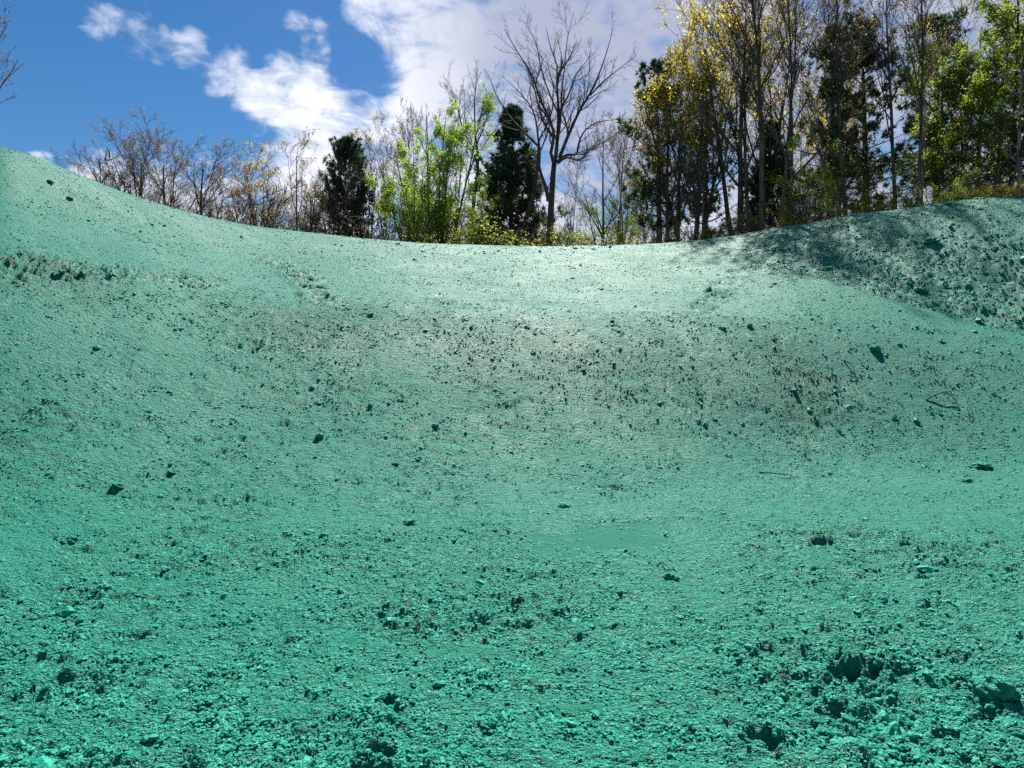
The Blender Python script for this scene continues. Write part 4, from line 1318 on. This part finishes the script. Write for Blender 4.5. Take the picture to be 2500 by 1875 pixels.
size *= np.where(onbank, np.where(sg < 3.5, 1.15, .9), np.where(onbench, .8, 1.0))
zz = gsurf(xx, yy)
me = bpy.data.meshes.new('mulch_crumbs')
me.vertices.add(n)
me.vertices.foreach_set('co', np.stack([xx, yy, zz + size * .12], 1).astype(np.float32).ravel())
at = me.attributes.new('crumb_scale', 'FLOAT_VECTOR', 'POINT')
at.data.foreach_set('vector', np.stack([size * r.uniform(.9, 1.7, n), size * r.uniform(.75, 1.2, n), size * r.uniform(.4, .8, n)], 1).astype(np.float32).ravel())
at = me.attributes.new('crumb_turn', 'FLOAT_VECTOR', 'POINT')
at.data.foreach_set('vector', np.stack([r.normal(0, .3, n), r.normal(0, .3, n), r.uniform(0, 6.28, n)], 1).astype(np.float32).ravel())
crumbs = link('mulch_crumbs', me, kind='stuff', label='countless small crumbs of green mulch and soil on the slope', category='crumbs')
ng = bpy.data.node_groups.new('crumbs', 'GeometryNodeTree')
ng.interface.new_socket('Geometry', in_out='INPUT', socket_type='NodeSocketGeometry')
ng.interface.new_socket('Geometry', in_out='OUTPUT', socket_type='NodeSocketGeometry')
G = NT(ng)
gi, go = G.new('NodeGroupInput'), G.new('NodeGroupOutput')
icos = G.new('GeometryNodeMeshIcoSphere')
icos.inputs['Radius'].default_value = 1.0
icos.inputs['Subdivisions'].default_value = 2
sp = G.new('GeometryNodeSetPosition')
nz = G.new('ShaderNodeTexNoise')
nz.inputs['Scale'].default_value = 1.6
nz.inputs['Detail'].default_value = 2.0
G.l.new(icos.outputs['Mesh'], sp.inputs['Geometry'])
G.l.new(G.vmath('MULTIPLY', G.vmath('SUBTRACT', nz.outputs['Color'], (.5, .5, .5)), (1.5, 1.5, 1.3)), sp.inputs['Offset'])
sm = G.new('GeometryNodeSetMaterial')
sm.inputs['Material'].default_value = M_CRUMB
G.l.new(sp.outputs[0], sm.inputs['Geometry'])
iop = G.new('GeometryNodeInstanceOnPoints')
G.l.new(gi.outputs[0], iop.inputs['Points'])
G.l.new(sm.outputs[0], iop.inputs['Instance'])
for an, so in (('crumb_scale', 'Scale'), ('crumb_turn', 'Rotation')):
    na = G.new('GeometryNodeInputNamedAttribute', data_type='FLOAT_VECTOR')
    na.inputs['Name'].default_value = an
    G.l.new(na.outputs['Attribute'], iop.inputs[so])
G.l.new(iop.outputs[0], go.inputs[0])
crumbs.modifiers.new('crumbs', 'NODES').node_group = ng


# ------------------------------------------------------------------ sticks
def stick(pts, rad, lab, twigs=(), rise=.03, name='fallen_stick'):
    P = []
    for (u, v) in pts:
        x, y, _ = hit(u * S22, v * S22)
        P.append((x, y, float(gsurf(np.array([x]), np.array([y]))[0])))
    P = smooth_line(P, 10)
    o0 = P[0].copy()
    arch = np.sin(np.linspace(0, np.pi, 10)) * rise + rad * .6
    P[:, 2] += arch
    Vv, Ff = tubes((P - o0)[None], np.linspace(rad, rad * .45, 10)[None], 6)
    VV, FF, n = [Vv], [Ff], len(Vv)
    rr = np.random.default_rng(int(pts[0][0]))
    for t in twigs:
        i = int(t * 9)
        dd = norm(P[min(i + 1, 9)] - P[max(i - 1, 0)] + rr.normal(0, .05, 3) + np.array([0, 0, .05]))
        q = extend((P[i] - o0)[None], (dd + rr.normal(0, .6, 3))[None], np.array([.25 * np.linalg.norm(P[-1] - P[0])]), 4, .1, .1, rr)
        v2, f2 = tubes(q, np.linspace(rad * .55, rad * .25, 4)[None], 5)
        VV.append(v2)
        FF.append(f2 + n)
        n += len(v2)
    link(name, make_mesh(name, np.concatenate(VV), FF, [M_STICK]), loc=tuple(o0), label=lab, category='stick', group='sticks lying in the mulch')


stick([(1823, 780), (1840, 795), (1845, 808), (1838, 820)], .018, 'thin curved stick poking from the slope below the lone dark clod', (), .10)
stick([(2000, 862), (2040, 858), (2065, 868), (2073, 880)], .016, 'forked stick with twigs lying on the right of the slope', (.35, .6), .10)
stick([(2095, 905), (2090, 890), (2097, 875)], .010, 'short upright twig on the right of the slope', (), .12)
stick([(1185, 1024), (1250, 1028)], .007, 'pale straight stick at the slope toe near the centre', (), .01)
stick([(1640, 1018), (1730, 1032)], .012, 'straight stick along the toe of the slope at the right', (), .02)
stick([(1425, 1215), (1455, 1245)], .006, 'short stick standing out of the flat right of centre', (), .03)
